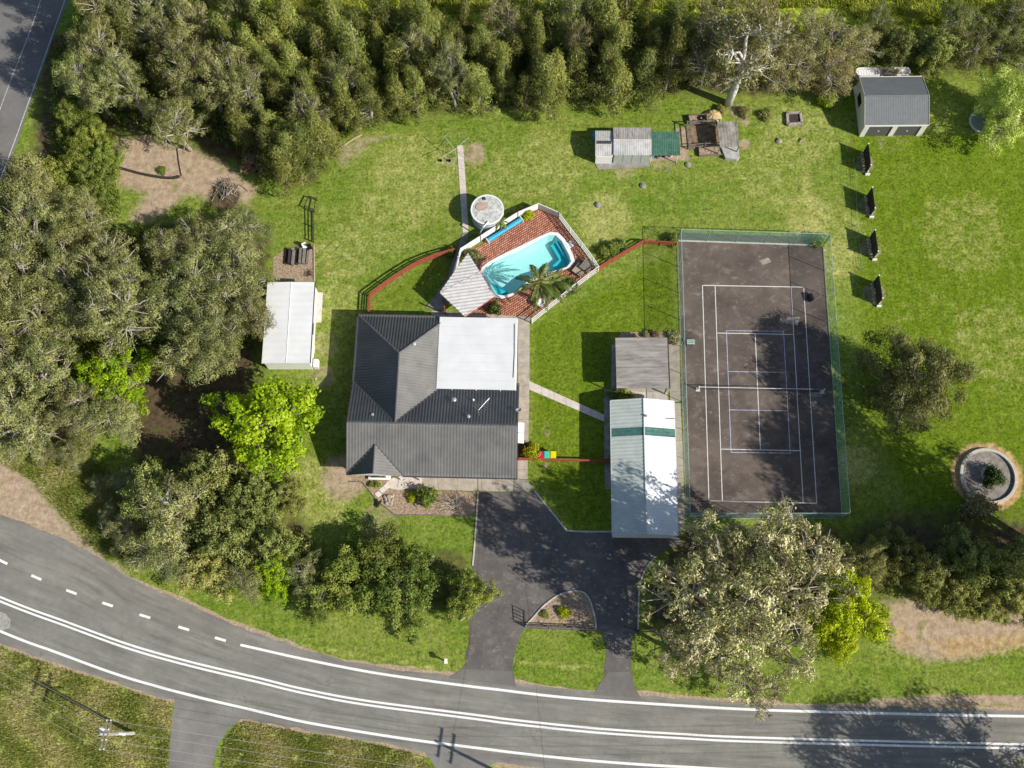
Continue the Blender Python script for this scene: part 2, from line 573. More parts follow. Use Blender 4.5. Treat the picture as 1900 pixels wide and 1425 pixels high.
litter = many([
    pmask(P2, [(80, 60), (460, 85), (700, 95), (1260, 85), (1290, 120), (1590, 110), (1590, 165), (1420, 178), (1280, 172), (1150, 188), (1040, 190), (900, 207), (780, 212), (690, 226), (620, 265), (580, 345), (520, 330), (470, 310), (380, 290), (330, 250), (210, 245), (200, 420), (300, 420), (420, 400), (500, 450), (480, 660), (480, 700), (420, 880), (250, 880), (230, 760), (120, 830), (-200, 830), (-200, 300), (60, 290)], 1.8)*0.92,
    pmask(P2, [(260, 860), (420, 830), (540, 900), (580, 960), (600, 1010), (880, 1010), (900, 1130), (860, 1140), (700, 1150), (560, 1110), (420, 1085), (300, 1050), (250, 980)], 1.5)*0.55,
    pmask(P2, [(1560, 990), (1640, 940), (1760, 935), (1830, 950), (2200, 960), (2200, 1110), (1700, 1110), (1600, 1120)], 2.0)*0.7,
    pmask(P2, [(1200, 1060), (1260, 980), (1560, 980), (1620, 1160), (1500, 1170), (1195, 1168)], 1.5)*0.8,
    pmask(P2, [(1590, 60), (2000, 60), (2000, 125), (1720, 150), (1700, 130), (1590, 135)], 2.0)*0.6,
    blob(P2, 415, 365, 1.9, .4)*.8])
field = many([pmask(P2, [(330, -600), (2600, -600), (2600, 60), (1620, 60), (1560, 60), (1100, 75), (700, 85), (460, 70), (340, 40)], 1.5)])
lush = many([
    pmask(P2, [(1575, 240), (1720, 250), (1900, 240), (2300, 240), (2300, 1000), (1700, 960), (1600, 760), (1590, 480)], 1.6)*0.95,
    pmask(P2, [(985, 600), (1250, 460), (1258, 620), (1140, 625), (1135, 740), (1130, 985), (1060, 980), (985, 860)], 0.8)*0.75,
    pmask(P2, [(690, 555), (830, 470), (840, 520), (800, 580), (690, 578)], 0.6)*0.6,
    pmask(P2, [(955, 1168), (1115, 1173), (1125, 1280), (950, 1265)], 0.8)*0.4, pmask(P2, [(560, 1150), (870, 1150), (865, 1245), (560, 1190)], 1.5)*.3])
dry = many([
    blob(P2, 1010, 310, 5)*0.5, blob(P2, 940, 320, 4)*.45, blob(P2, 1120, 405, 3.2)*0.9, blob(P2, 770, 330, 6)*.55, blob(P2, 720, 400, 5)*0.5, blob(P2, 640, 470, 4)*.5, blob(P2, 620, 560, 3)*.5,
    blob(P2, 1440, 320, 5)*.45, blob(P2, 1480, 250, 5)*.55, blob(P2, 1500, 400, 3)*.7, blob(P2, 1550, 480, 3)*.6, blob(P2, 1575, 430, 2.5)*.5, blob(P2, 1588, 860, 2.2)*0.9, blob(P2, 1790, 430, 6)*.45, blob(P2, 1850, 640, 6)*.45, blob(P2, 1720, 590, 5)*.3,
    blob(P2, 600, 930, 3.2)*.6, blob(P2, 560, 890, 3)*.6, blob(P2, 640, 780, 3)*.3,
    pmask(P2, [(-200, 1180), (0, 1195), (325, 1300), (320, 1500), (-200, 1500)], 1)*0.75, pmask(P2, [(390, 1500), (455, 1335), (790, 1395), (820, 1500)], 1)*0.7,
    pmask(P2, [(900, 1412), (1000, 1415), (1000, 1500), (880, 1500)], .6)*.6,
    pmask(P2, [(85, 870), (180, 870), (250, 1000), (290, 1060), (180, 1010)], 1)*.8,
    pmask(P2, [(560, 1190), (830, 1240), (830, 1252), (540, 1200)], .6)*.7, pmask(P2, [(957, 1225), (1118, 1236), (1118, 1245), (957, 1234)], 0.35)*.9,
    pmask(P2, [(1195, 1280), (1600, 1298), (1900, 1290), (1900, 1310), (1195, 1298)], .6)*.6, pmask(P2, [(1620, 1195), (2200, 1200), (2200, 1240), (1650, 1215)], 1.5)*.6])
straw = np.zeros(len(P2))
cc = np.array(G(1832, 884))
dd = np.linalg.norm(P2-cc, axis=1)
straw = mx(straw, np.clip((3.65-dd)/0.5+.5, 0, 1)*0.95)
straw = mx(straw, pmask(P2, [(1700, 1185), (1800, 1175), (2200, 1165), (2200, 1205), (1900, 1205), (1760, 1225)], 1)*.7)
straw = mx(straw, pmask(P2, [(1640, 1165), (1680, 1150), (1720, 1200), (1690, 1220), (1650, 1200)], 1)*.5)

gm = bpy.data.materials.new('lawn_and_earth')
gm.use_nodes = True
n = gm.node_tree.nodes
L = gm.node_tree.links
pb = n['Principled BSDF']
pb.inputs['Roughness'].default_value = 0.95
pb.inputs['Specular IOR Level'].default_value = 0.1
geo = n.new('ShaderNodeNewGeometry')


def noise(scale, detail=5, rough=0.6, stretch=None, rot=0):
    t = n.new('ShaderNodeTexNoise')
    t.inputs['Scale'].default_value = scale
    t.inputs['Detail'].default_value = detail
    t.inputs['Roughness'].default_value = rough
    if stretch:
        mp = n.new('ShaderNodeMapping')
        mp.inputs['Scale'].default_value = stretch
        mp.inputs['Rotation'].default_value = (0, 0, rot)
        L.new(geo.outputs['Position'], mp.inputs[0])
        L.new(mp.outputs[0], t.inputs['Vector'])
    else:
        L.new(geo.outputs['Position'], t.inputs['Vector'])
    return t.outputs[0]


def math2(op, a, b):
    m_ = n.new('ShaderNodeMath')
    m_.operation = op
    for i, x in enumerate((a, b)):
        if isinstance(x, (int, float)):
            m_.inputs[i].default_value = x
        else:
            L.new(x, m_.inputs[i])
    return m_.outputs[0]


def rng_(x, a, b, c, d):
    r_ = n.new('ShaderNodeMapRange')
    for i, q in enumerate((a, b, c, d)):
        r_.inputs[i+1].default_value = q
    L.new(x, r_.inputs[0])
    return r_.outputs[0]


def mixc(fac, a, b):
    m_ = n.new('ShaderNodeMix')
    m_.data_type = 'RGBA'
    if isinstance(fac, float):
        m_.inputs[0].default_value = fac
    else:
        L.new(fac, m_.inputs[0])
    for i, x in ((6, a), (7, b)):
        if isinstance(x, tuple):
            m_.inputs[i].default_value = (*x, 1)
        else:
            L.new(x, m_.inputs[i])
    return m_.outputs[2]


fine = noise(3.6, 5, 0.75)
fine2 = noise(1.5, 5, 0.68)
mid = noise(0.45, 5, 0.6)
big = noise(0.09, 4, 0.55)
edge = noise(0.9, 6, 0.7)
mow = noise(1.0, 4, 0.55, (0.10, 1.5, 1), math.radians(4))
mow2 = noise(1.0, 4, 0.55, (1.3, 0.09, 1), math.radians(-32))


def attr(name):
    a = n.new('ShaderNodeAttribute')
    a.attribute_name = name
    # ragged edges: the border of each patch wanders with noise
    s_ = math2('ADD', a.outputs['Fac'], math2('MULTIPLY', math2('SUBTRACT', edge, 0.5), 1.1))
    return math2('MULTIPLY', rng_(s_, 0.32, 0.72, 0, 1), rng_(a.outputs['Fac'], 0.0, 0.12, 0, 1))


lawn = mixc(rng_(big, 0.4, 0.6, 0, 1), (0.145, 0.208, 0.024), (0.200, 0.246, 0.042))
lawn = mixc(rng_(mid, 0.46, 0.72, 0, .50), lawn, (0.27, 0.30, 0.075))
lawn = mixc(rng_(mow, 0.47, 0.66, 0, 0.55), lawn, (0.105, 0.19, 0.014))
lawn = mixc(rng_(mow2, 0.52, 0.7, 0, 0.4), lawn, (0.25, 0.275, 0.062))
lu = mixc(rng_(mid, 0.45, 0.72, 0, 0.6), (0.124, 0.186, 0.010), (0.192, 0.236, 0.030))
lu = mixc(rng_(mow2, 0.48, 0.66, 0, 0.45), lu, (0.085, 0.145, 0.006))
lu = mixc(rng_(mow, 0.5, 0.68, 0, 0.35), lu, (0.19, 0.235, 0.03))
lawn = mixc(attr('lush'), lawn, lu)
dr = mixc(rng_(mid, 0.35, 0.65, 0, 1), (0.31, 0.32, 0.08), (0.46, 0.43, 0.155))
lawn = mixc(math2('MULTIPLY', attr('dry'), 0.62), lawn, dr)
fl = mixc(rng_(fine2, 0.35, 0.65, 0, 1), (0.19, 0.27, 0.02), (0.38, 0.43, 0.05))
lawn = mixc(attr('field'), lawn, fl)
gv = rng_(math2('ADD', math2('MULTIPLY', fine, 0.6), math2('MULTIPLY', fine2, 0.4)), 0.33, 0.67, 0.24, 1.78)
hv = n.new('ShaderNodeHueSaturation')
L.new(lawn, hv.inputs['Color'])
L.new(gv, hv.inputs['Value'])
lawn = hv.outputs[0]
di = mixc(rng_(fine2, 0.35, 0.65, 0, 1), (0.32, 0.235, 0.155), (0.52, 0.40, 0.28))
di = mixc(rng_(mid, 0.58, 0.68, 0, 0.75), di, (0.20, 0.22, 0.05))
c_ = mixc(attr('dirt'), lawn, di)
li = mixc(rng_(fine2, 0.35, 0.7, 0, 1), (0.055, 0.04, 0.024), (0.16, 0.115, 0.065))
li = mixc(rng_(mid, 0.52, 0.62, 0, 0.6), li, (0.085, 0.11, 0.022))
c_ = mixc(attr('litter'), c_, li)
st = mixc(rng_(fine2, 0.35, 0.65, 0, 1), (0.30, 0.20, 0.09), (0.60, 0.42, 0.19))
c_ = mixc(attr('straw'), c_, st)
L.new(c_, pb.inputs['Base Color'])
bp = n.new('ShaderNodeBump')
bp.inputs['Strength'].default_value = 0.8
bp.inputs['Distance'].default_value = 0.10
L.new(math2('ADD', fine, math2('MULTIPLY', fine2, 0.8)), bp.inputs['Height'])
L.new(bp.outputs[0], pb.inputs['Normal'])

gme = fast_mesh('ground', GV, quads, dict(dirt=dirt, litter=litter, field=field, lush=lush, dry=dry, straw=straw))
gme.materials.append(gm)
ground = bpy.data.objects.new('ground', gme)
COL.objects.link(ground)
tag(ground, kind='structure')


# ------------------------------------------------------------------ road, markings, drives
def asphalt(name, c1, c2, track=False, stain=None):
    m = bpy.data.materials.new(name)
    m.use_nodes = True
    global n, L, geo
    n = m.node_tree.nodes
    L = m.node_tree.links
    geo = n.new('ShaderNodeNewGeometry')
    p = n['Principled BSDF']
    p.inputs['Roughness'].default_value = 0.9
    p.inputs['Specular IOR Level'].default_value = 0.2
    a = noise(0.22, 6, 0.65)
    b = noise(14, 3, 0.7)
    b2 = noise(1.6, 7, 0.7)
    c = mixc(rng_(a, 0.35, 0.65, 0, 1), c1, c2)
    if stain:
        c = mixc(rng_(noise(0.5, 8, 0.72), 0.52, 0.68, 0, 0.8), c, stain)
        c = mixc(rng_(noise(0.9, 8, 0.75, (1, 1.6, 1), 0.5), 0.55, 0.72, 0, 0.6), c, tuple(x*1.9 for x in stain))
    if track:
        at = n.new('ShaderNodeAttribute')
        at.attribute_name = 'across'
        w = n.new('ShaderNodeMath')
        w.operation = 'SINE'
        L.new(math2('MULTIPLY', at.outputs['Fac'], 2*math.pi*4.0), w.inputs[0])
        c = mixc(math2('MULTIPLY', rng_(w.outputs[0], 0, 1, 0, 0.30), rng_(b2, .3, .7, .2, 1)), c, tuple(x*0.70 for x in c1))
        al = n.new('ShaderNodeAttribute')
        al.attribute_name = 'along'
        cx = n.new('ShaderNodeCombineXYZ')
        L.new(math2('MULTIPLY', al.outputs['Fac'], 0.10), cx.inputs[0])
        L.new(math2('MULTIPLY', at.outputs['Fac'], 11.0), cx.inputs[1])
        sn = n.new('ShaderNodeTexNoise')
        sn.inputs['Scale'].default_value = 1.6
        sn.inputs['Detail'].default_value = 7
        sn.inputs['Roughness'].default_value = 0.62
        L.new(cx.outputs[0], sn.inputs['Vector'])
        c = mixc(rng_(sn.outputs[0], 0.52, 0.72, 0, 0.7), c, tuple(x*0.62 for x in c1))
        c = mixc(rng_(sn.outputs[0], 0.46, 0.30, 0, 0.6), c, tuple(x*1.25 for x in c2))
        vo = n.new('ShaderNodeTexVoronoi')
        vo.feature = 'DISTANCE_TO_EDGE'
        vo.inputs['Scale'].default_value = 0.16
        wp = n.new('ShaderNodeVectorMath')
        wp.operation = 'ADD'
        nz = n.new('ShaderNodeTexNoise')
        nz.inputs['Scale'].default_value = 0.7
        nz.inputs['Detail'].default_value = 6
        sc = n.new('ShaderNodeVectorMath')
        sc.operation = 'SCALE'
        sc.inputs['Scale'].default_value = 2.2
        L.new(geo.outputs['Position'], nz.inputs['Vector'])
        L.new(nz.outputs['Color'], sc.inputs[0])
        L.new(sc.outputs[0], wp.inputs[0])
        L.new(geo.outputs['Position'], wp.inputs[1])
        L.new(wp.outputs[0], vo.inputs['Vector'])
        c = mixc(math2('MULTIPLY', rng_(vo.outputs['Distance'], 0.0, 0.006, 0.55, 0), rng_(a, 0.45, 0.6, 0, 1)), c, tuple(x*0.4 for x in c1))
    hv = n.new('ShaderNodeHueSaturation')
    L.new(c, hv.inputs['Color'])
    L.new(rng_(math2('ADD', math2('MULTIPLY', b, 0.5), math2('MULTIPLY', b2, 0.5)), 0.3, 0.7, 0.8, 1.2), hv.inputs['Value'])
    L.new(hv.outputs[0], p.inputs['Base Color'])
    bp = n.new('ShaderNodeBump')
    bp.inputs['Distance'].default_value = 0.01
    bp.inputs['Strength'].default_value = 0.6
    L.new(b, bp.inputs['Height'])
    L.new(bp.outputs[0], p.inputs['Normal'])
    return m


M_ROAD = asphalt('road_asphalt', (0.195, 0.185, 0.163), (0.255, 0.242, 0.212), True)
M_ROADE = asphalt('edge_asphalt', (0.14, 0.13, 0.12), (0.20, 0.185, 0.165))
M_DRIVE = asphalt('drive_asphalt', (0.10, 0.092, 0.087), (0.165, 0.148, 0.134), stain=(0.215, 0.19, 0.168))
M_COURT = asphalt('court_asphalt', (0.082, 0.066, 0.056), (0.158, 0.125, 0.104), stain=(0.205, 0.165, 0.142))
M_SIDER = asphalt('side_road_asphalt', (0.14, 0.135, 0.13), (0.20, 0.19, 0.175))

TOP = [(-330, 850), (-160, 895), (0, 953), (60, 977), (130, 1005), (180, 1033), (240, 1072), (300, 1099), (370, 1130), (450, 1165), (540, 1197), (620, 1220), (720, 1240), (833, 1253), (957, 1268), (1103, 1284), (1187, 1291), (1420, 1305), (1600, 1311), (1750, 1314), (1900, 1318), (2300, 1322)]
BOT = [(-330, 1060), (-160, 1130), (0, 1193), (60, 1216), (130, 1238), (200, 1262), (265, 1284), (325, 1300), (385, 1318), (455, 1334), (560, 1354), (650, 1369), (720, 1381), (790, 1396), (880, 1409), (957, 1419), (1060, 1432), (1187, 1445), (1300, 1454), (1420, 1462), (1600, 1468), (1900, 1476), (2300, 1480)]
tp = spline(GP(TOP), 1.0)
bt = spline(GP(BOT), 1.0)


def resample(P, m):
    d = np.concatenate([[0], np.cumsum(np.linalg.norm(np.diff(P, axis=0), axis=1))])
    t = np.linspace(0, d[-1], m)
    return np.stack([np.interp(t, d, P[:, k]) for k in range(2)], 1)


NR, NA = 160, 17
tp2, bt2 = resample(tp, NR), resample(bt, NR)
# ragged bitumen edge
rw = RNG.normal(0, 0.07, (NR, 2))
V = []
acr = []
for i in range(NR):
    for k in range(NA):
        t = k/(NA-1)
        q = bt2[i]*(1-t)+tp2[i]*t
        if k in (0, NA-1):
            q = q+rw[i]
        V.append((q[0], q[1], 0.012))
        acr.append(t)
Q = [(i*NA+k+1, i*NA+k, (i+1)*NA+k, (i+1)*NA+k+1) for i in range(NR-1) for k in range(NA-1)]
rme = fast_mesh('road', np.array(V), Q, dict(across=acr, along=np.repeat(np.arange(NR)*0.95, NA)))
rme.materials.append(M_ROAD)
road = bpy.data.objects.new('road', rme)
COL.objects.link(road)
tag(road, kind='structure')
XF['road'] = (np.zeros(3), 0.0)

rng_s = np.random.default_rng(3)
for P_, sg in ((tp2, 1), (bt2, -1)):
    t_ = np.gradient(P_, axis=0)
    t_ /= np.linalg.norm(t_, axis=1)[:, None]
    n_ = np.stack([-t_[:, 1], t_[:, 0]], 1)*sg
    w_ = 0.30+0.22*np.sin(np.arange(NR)*0.37)*np.sin(np.arange(NR)*0.11+1)+rng_s.normal(0, .07, NR)
    w_ = np.clip(w_, 0.06, 0.8)
    A_ = P_-n_*0.25
    B_ = P_+n_*w_[:, None]
    mb = MB()
    mb.v = [(*a, 0.007) for a in A_]+[(*b, 0.007) for b in B_]
    for i in range(NR-1):
        q_ = (i, i+1, NR+i+1, NR+i)
        mb.f.append(q_ if sg > 0 else q_[::-1])
    mb.build('gravel_shoulder', mat('shoulder_gravel', (0.38, 0.29, 0.19), 0.95, 0.4, 4, 0.01, 14), kind='structure')
Z0 = 0.018
edge_t = spline(GP([(446, 1196.5), (562, 1222.5), (678, 1245.5), (779, 1261), (880, 1274.5), (919, 1279), (1058, 1295), (1260, 1309), (1420, 1317.5), (1672, 1324.5), (1900, 1329), (2250, 1333)]), 0.8)
MB().strip(edge_t, 0.24, Z0).build('edge_line', M_LINE, road)
cl = spline(GP([(-300, 985), (0, 1111.6), (121, 1157), (240, 1200), (353.7, 1232), (480, 1262), (561.7, 1282), (678, 1303.7), (880, 1330), (957, 1340), (1108, 1355.5), (1260, 1365.6), (1420, 1373), (1900, 1385), (2250, 1390)]), 0.8)
tg = np.gradient(cl, axis=0)
tg /= np.linalg.norm(tg, axis=1)[:, None]
nn_ = np.stack([-tg[:, 1], tg[:, 0]], 1)
for s_ in (-0.19, 0.19):
    MB().strip(cl+nn_*s_, 0.20, Z0).build('centre_line', M_LINE, road)
edge_b = spline(GP([(-300, 1043), (0, 1171), (101, 1209), (227, 1254.5), (353.7, 1290), (480, 1320), (561.7, 1339), (678, 1359.3), (779, 1374.5), (880, 1387), (982, 1399.8), (1108, 1412.4), (1260, 1422.5), (1500, 1432), (2250, 1444)]), 0.8)
MB().strip(edge_b, 0.24, Z0).build('edge_line', M_LINE, road)
dashes = [(-62, 1009), (5, 1042), (67.5, 1071.5), (132.7, 1098.5), (199.7, 1121.5), (269, 1143.5), (341, 1166), (409, 1186)]
for i, (a, b) in enumerate(dashes):
    j = min(i+1, len(dashes)-1)
    k = max(i-1, 0)
    c0 = np.array(G(a, b))
    d = np.array(G(*dashes[j]))-np.array(G(*dashes[k]))
    d /= np.linalg.norm(d)
    MB().strip([c0-d*0.58, c0, c0+d*0.58], 0.25, Z0).build('lane_dash', M_LINE, road)
# patched tar at the far left of the lower lane
MB().sheet(GP([(-30, 1128), (10, 1138), (20, 1150), (18, 1165), (-2, 1172), (-30, 1168)]), 0.017).build('tar_patch', mat('pale_patch', (0.34, 0.32, 0.29), 0.9, 0.3, 3), road)

# shoulder wedge between road and drives, then the drives themselves
DRIVE_OUT = [(887, 913), (993, 913), (1020, 946), (1050, 982), (1075, 986), (1137, 986), (1262, 995), (1262, 1010), (1232, 1020), (1207, 1043), (1194, 1063), (1186.5, 1090), (1184.5, 1130), (1184, 1172), (1174, 1181), (1171.6, 1207), (1171.6, 1246), (1178, 1276), (1187, 1294), (1103, 1287), (1123.6, 1255.6), (1120, 1238), (1125, 1220), (1124, 1192), (1115, 1171.5), (972, 1166), (962, 1190), (954, 1217.7), (950.5, 1240), (957, 1270), (833, 1255), (853, 1245.5), (863.4, 1232.8), (864.6, 1212.6), (869.7, 1195), (871, 1147), (874, 1090), (879.5, 1025)]
BED = [(975.8, 1160), (989.7, 1145.7), (1000, 1134), (1012, 1121.7), (1032.7, 1106.5), (1045, 1101), (1058, 1098), (1069, 1097), (1078, 1097.7), (1085, 1101), (1089.5, 1106), (1094, 1113), (1097, 1121.7), (1103.4, 1144.4), (1106.4, 1166)]
BEDW = GP(BED)
dr_o = MB().sheet(GP(DRIVE_OUT), 0.022, [BEDW]).build('driveway', M_DRIVE, kind='structure')
MB().sheet(GP([(845, 1249), (858, 1241), (950, 1246), (952, 1258), (958, 1269), (957, 1274), (833, 1259)]), 0.026).build('driveway_apron', M_ROADE, kind='structure')
MB().sheet(GP([(1122, 1254), (1128, 1247), (1170, 1247), (1179, 1277), (1190, 1296), (1100, 1289)]), 0.026).build('driveway_apron', M_ROADE, kind='structure')
# neighbour's crossings on the far side
MB().sheet(GP([(325, 1294), (385, 1312), (452, 1331), (425, 1352), (405, 1380), (392, 1430), (385, 1600), (300, 1600), (312, 1430), (318, 1340)]), 0.024).build('crossing', asphalt('worn_crossing', (0.17, 0.16, 0.15), (0.25, 0.235, 0.215)), kind='structure')
MB().sheet(GP([(786, 1391), (880, 1405), (930, 1411), (900, 1425), (880, 1600), (830, 1600), (812, 1430)]), 0.024).build('crossing', asphalt('worn_crossing_b', (0.18, 0.17, 0.155), (0.25, 0.235, 0.21)), kind='structure')

# side road in the far corner
SR = [(150, -120), (128, 0), (102, 62), (66, 165), (30, 270), (0, 345), (-60, 520), (-260, 520), (-230, -120)]
sr = MB().sheet(GP(SR), 0.012).build('road', M_SIDER, kind='structure')
MB().strip(spline(GP([(140, -55), (97, 66), (28, 260), (-10, 360)]), 2), 0.11, Z0).build('edge_line', mat('worn_paint', (0.50, 0.49, 0.47), 0.8, 0.35, 3), sr)
MB().strip(spline(GP([(92, -55), (60.6, 45), (15, 162), (-20, 260)]), 2), 0.09, Z0).build('lane_line', mat('worn_paint', (0.50, 0.49, 0.47), 0.8, 0.35, 3), sr)

# kerbs
def kerb(px, w=0.14, h=0.09, label=None, close=False, m=M_KERB, step=0.5, name='kerb', smooth=True):
    P = GP(px)
    q = spline(P, step) if smooth else np.array(P)
    return MB().strip(q, w, 0.0, h).build(name, m, kind='structure')


kerb([(887, 912), (883.5, 970), (879.5, 1025), (877, 1050)], 0.16, 0.08)
kerb([(992, 911), (1018, 943), (1048, 980), (1056, 985), (1090, 986.5), (1136, 986.5)], 0.16, 0.08)
kerb(BED, 0.16, 0.12)
kerb([(1216, 1033), (1204, 1047), (1194, 1064), (1186.5, 1092), (1184.5, 1130), (1184, 1172)], 0.16, 0.09)

# ------------------------------------------------------------------ concrete paths made of slabs
def slab_path(name, A, B, n, m=M_CONC2, h=0.05, gap=0.014, label=None):
    """slabs between the edge lines A and B (photo points), n of them"""
    root = thing(name, None, None, G(*A[0]), kind='structure')
    a = resample(np.array(GP(A)), n+1)
    b = resample(np.array(GP(B)), n+1)
    for i in range(n):
        q = [a[i], b[i], b[i+1], a[i+1]]
        c = sum(q)/4
        q = [c+(p-c)*(1-gap/np.linalg.norm(p-c)) for p in q]
        hh = h+random.uniform(-0.006, 0.006)
        MB().prism([tuple(p) for p in q], 0.0, hh).build('slab', m, root)
    return root


slab_path('garden_path', [(848, 270), (853, 350), (856, 400), (858.5, 432)], [(859.5, 270), (865, 350), (868, 400), (869.5, 430)], 11, M_CONC2)
slab_path('garden_path', [(858, 434), (852, 452), (838, 490), (829, 520), (790, 571)], [(869.5, 432), (866, 450), (852, 488), (842, 522), (822, 578)], 10, M_CONCD)  # slabs coloured darker for the shade lying on this stretch
slab_path('garden_path', [(982, 707), (1121, 769.5)], [(982, 723), (1121, 782.5)], 6, M_CONC2)
slab_path('side_path', [(961, 592), (961, 700), (962, 822)], [(983, 590), (982.5, 700), (980.5, 822)], 11, M_CONC)
slab_path('side_path', [(960, 853), (960, 889)], [(979.5, 853), (979, 889)], 2, M_CONC)
slab_path('front_path', [(742, 908), (812, 909.5), (886, 911)], [(738, 880), (812, 884), (886, 886)], 4, M_CONC)
slab_path('front_path', [(887, 911.2), (953, 912)], [(887, 886), (953, 888)], 2, M_CONC)
slab_path('front_path', [(954, 912), (992, 911)], [(954, 889), (979, 890)], 1, M_CONCD)
slab_path('patio_floor', [(800, 577), (984, 588)], [(800, 590), (983, 600)], 6, M_CONC)
MB().sheet(GP([(810, 596), (960, 600), (960, 735), (805, 735)]), 0.03).build('patio_slab', M_CONC, kind='structure')
slab_path('shed_path', [(1121, 722), (1121, 852)], [(1135, 722), (1135, 852)], 8, M_CONCD)
slab_path('shed_path', [(1121.5, 860), (1122.5, 908)], [(1135, 860), (1135, 908)], 3, M_CONCD)
slab_path('court_apron', [(1239, 640), (1241, 700), (1243, 745)], [(1261, 632), (1262, 700), (1263, 745)], 6, M_CONC)
slab_path('court_apron', [(1252, 748), (1256, 860), (1259, 985)], [(1263, 748), (1268, 860), (1272, 985)], 10, M_CONC)
slab_path('court_apron', [(1130, 726), (1238, 727)], [(1131, 742), (1240, 746)], 4, M_CONC2)
MB().prism(GP([(1135, 640), (1240, 632), (1242, 728), (1134, 727)]), 0, 0.045).build('gazebo_floor', M_CONC, kind='structure')
MB().sheet(GP([(962, 822), (981, 822), (980, 852), (961, 852)]), 0.02).build('soil_bed', M_SOIL, kind='structure')
MB().sheet(GP([(1152, 616), (1236, 617), (1236, 634), (1143, 634)]), 0.02).build('garden_bed', M_MULCH, kind='structure')
MB().sheet(GP([(1237, 617), (1260, 617), (1261, 640), (1240, 632)]), 0.02).build('garden_bed', M_MULCH, kind='structure')


# ------------------------------------------------------------------ buildings
def roof_slope(parent, poly, m, period=0.3, amp=0.03, course=0.0, step=0.02, name='roof_slope', thick=0.0, across=False, kind=None, ribdir=None):
    """a roof plane with real ribs (and tile courses), cut to the outline given in the parent's frame"""
    P = [np.array(p, float) for p in poly]
    N = np.cross(P[1]-P[0], P[2]-P[0])
    N /= np.linalg.norm(N)
    if N[2] < 0:
        N = -N
    if abs(N[2]) > 0.9999:
        E = np.array([1.0, 0, 0])
    else:
        E = np.cross(N, [0, 0, 1.0])
        E /= np.linalg.norm(E)
    T = np.cross(N, E)
    if T[2] < 0:
        T, E = -T, -E
    if ribdir is not None:
        T = np.array([ribdir[0], ribdir[1], 0.0])
        T = T-N*(T@N)
        T /= np.linalg.norm(T)
        E = np.cross(T, N)
    elif across:
        E, T = T, -E
    O = P[0]
    ss = [(p-O)@E for p in P]
    ts = [(p-O)@T for p in P]
    s = np.arange(min(ss)-period, max(ss)+period, period/4)
    if course:
        tt = []
        h = []
        t0 = min(ts)
        while t0 < max(ts)+course:
            tt += [t0, t0+course-0.01]
            h += [step, 0.0]
            t0 += course
        t = np.array(tt)
        h = np.array(h)
    else:
        t = np.linspace(min(ts)-0.05, max(ts)+0.05, 6)
        h = np.zeros(6)
    SS, TT = np.meshgrid(s, t)
    HH = amp*(0.5+0.5*np.cos(2*math.pi*SS/period))+h[:, None]
    V = O+SS[..., None]*E+TT[..., None]*T+HH[..., None]*N
    V = V.reshape(-1, 3)
    a, b = len(t), len(s)
    i0 = (np.arange(a-1)[:, None]*b+np.arange(b-1)[None, :]).ravel()
    Q = np.stack([i0, i0+1, i0+1+b, i0+b], 1)
    if np.dot(np.cross(E, T), N) < 0:
        Q = Q[:, ::-1]
    me = fast_mesh(name, V, Q)
    bm = bmesh.new()
    bm.from_mesh(me)
    c = sum(P)/len(P)
    for i in range(len(P)):
        p, q = P[i], P[(i+1) % len(P)]
        nr = np.cross(q-p, N)
        if nr@(c-p) > 0:
            nr = -nr
        bmesh.ops.bisect_plane(bm, geom=bm.verts[:]+bm.edges[:]+bm.faces[:], plane_co=Vector(p), plane_no=Vector(nr), clear_outer=True)
    bm.to_mesh(me)
    bm.free()
    me.materials.append(m)
    o = bpy.data.objects.new(name, me)
    COL.objects.link(o)
    o.parent = parent
    XF[o.name] = XF[parent.name]
    return tag(o, kind=kind)


def walls(parent, x0, x1, y0, y1, h, m, name='wall', t=0.12):
    """four walls as parts"""
    MB().box(x0, x1, y0, y0+t, 0, h).build(name, m, parent, world=False)
    MB().box(x0, x1, y1-t, y1, 0, h).build(name, m, parent, world=False)
    MB().box(x0, x0+t, y0+t, y1-t, 0, h).build(name, m, parent, world=False)
    MB().box(x1-t, x1, y0+t, y1-t, 0, h).build(name, m, parent, world=False)


def window(parent, x, y, z, w, h, face, m=M_WPAINT, n=2, depth=0.06):
    """window on a wall: frame, then panes as sub-parts; face is 'front','back','left','right'"""
    def bx(a0, a1, b0, b1, d0, d1):
        sgn = -1 if face in ('front', 'left') else 1
        lo, hi = sorted((sgn*d0, sgn*d1))
        if face in ('front', 'back'):
            return (x+a0, x+a1, y+lo, y+hi, z+b0, z+b1)
        return (x+lo, x+hi, y+a0, y+a1, z+b0, z+b1)
    fb = MB()
    f = 0.07
    for (a0, a1, b0, b1) in ((-w/2, w/2, 0, f), (-w/2, w/2, h-f, h), (-w/2, -w/2+f, f, h-f), (w/2-f, w/2, f, h-f)):
        fb.box(*bx(a0, a1, b0, b1, -0.02, depth))
    fr = fb.build('window', m, parent, world=False)
    pw = (w-2*f)/n
    for i in range(n):
        a0 = -w/2+f+i*pw
        MB().box(*bx(a0+0.015, a0+pw-0.015, f, h-f, -0.01, depth*0.5)).build('pane', M_GLASS, fr, world=False)
    return fr


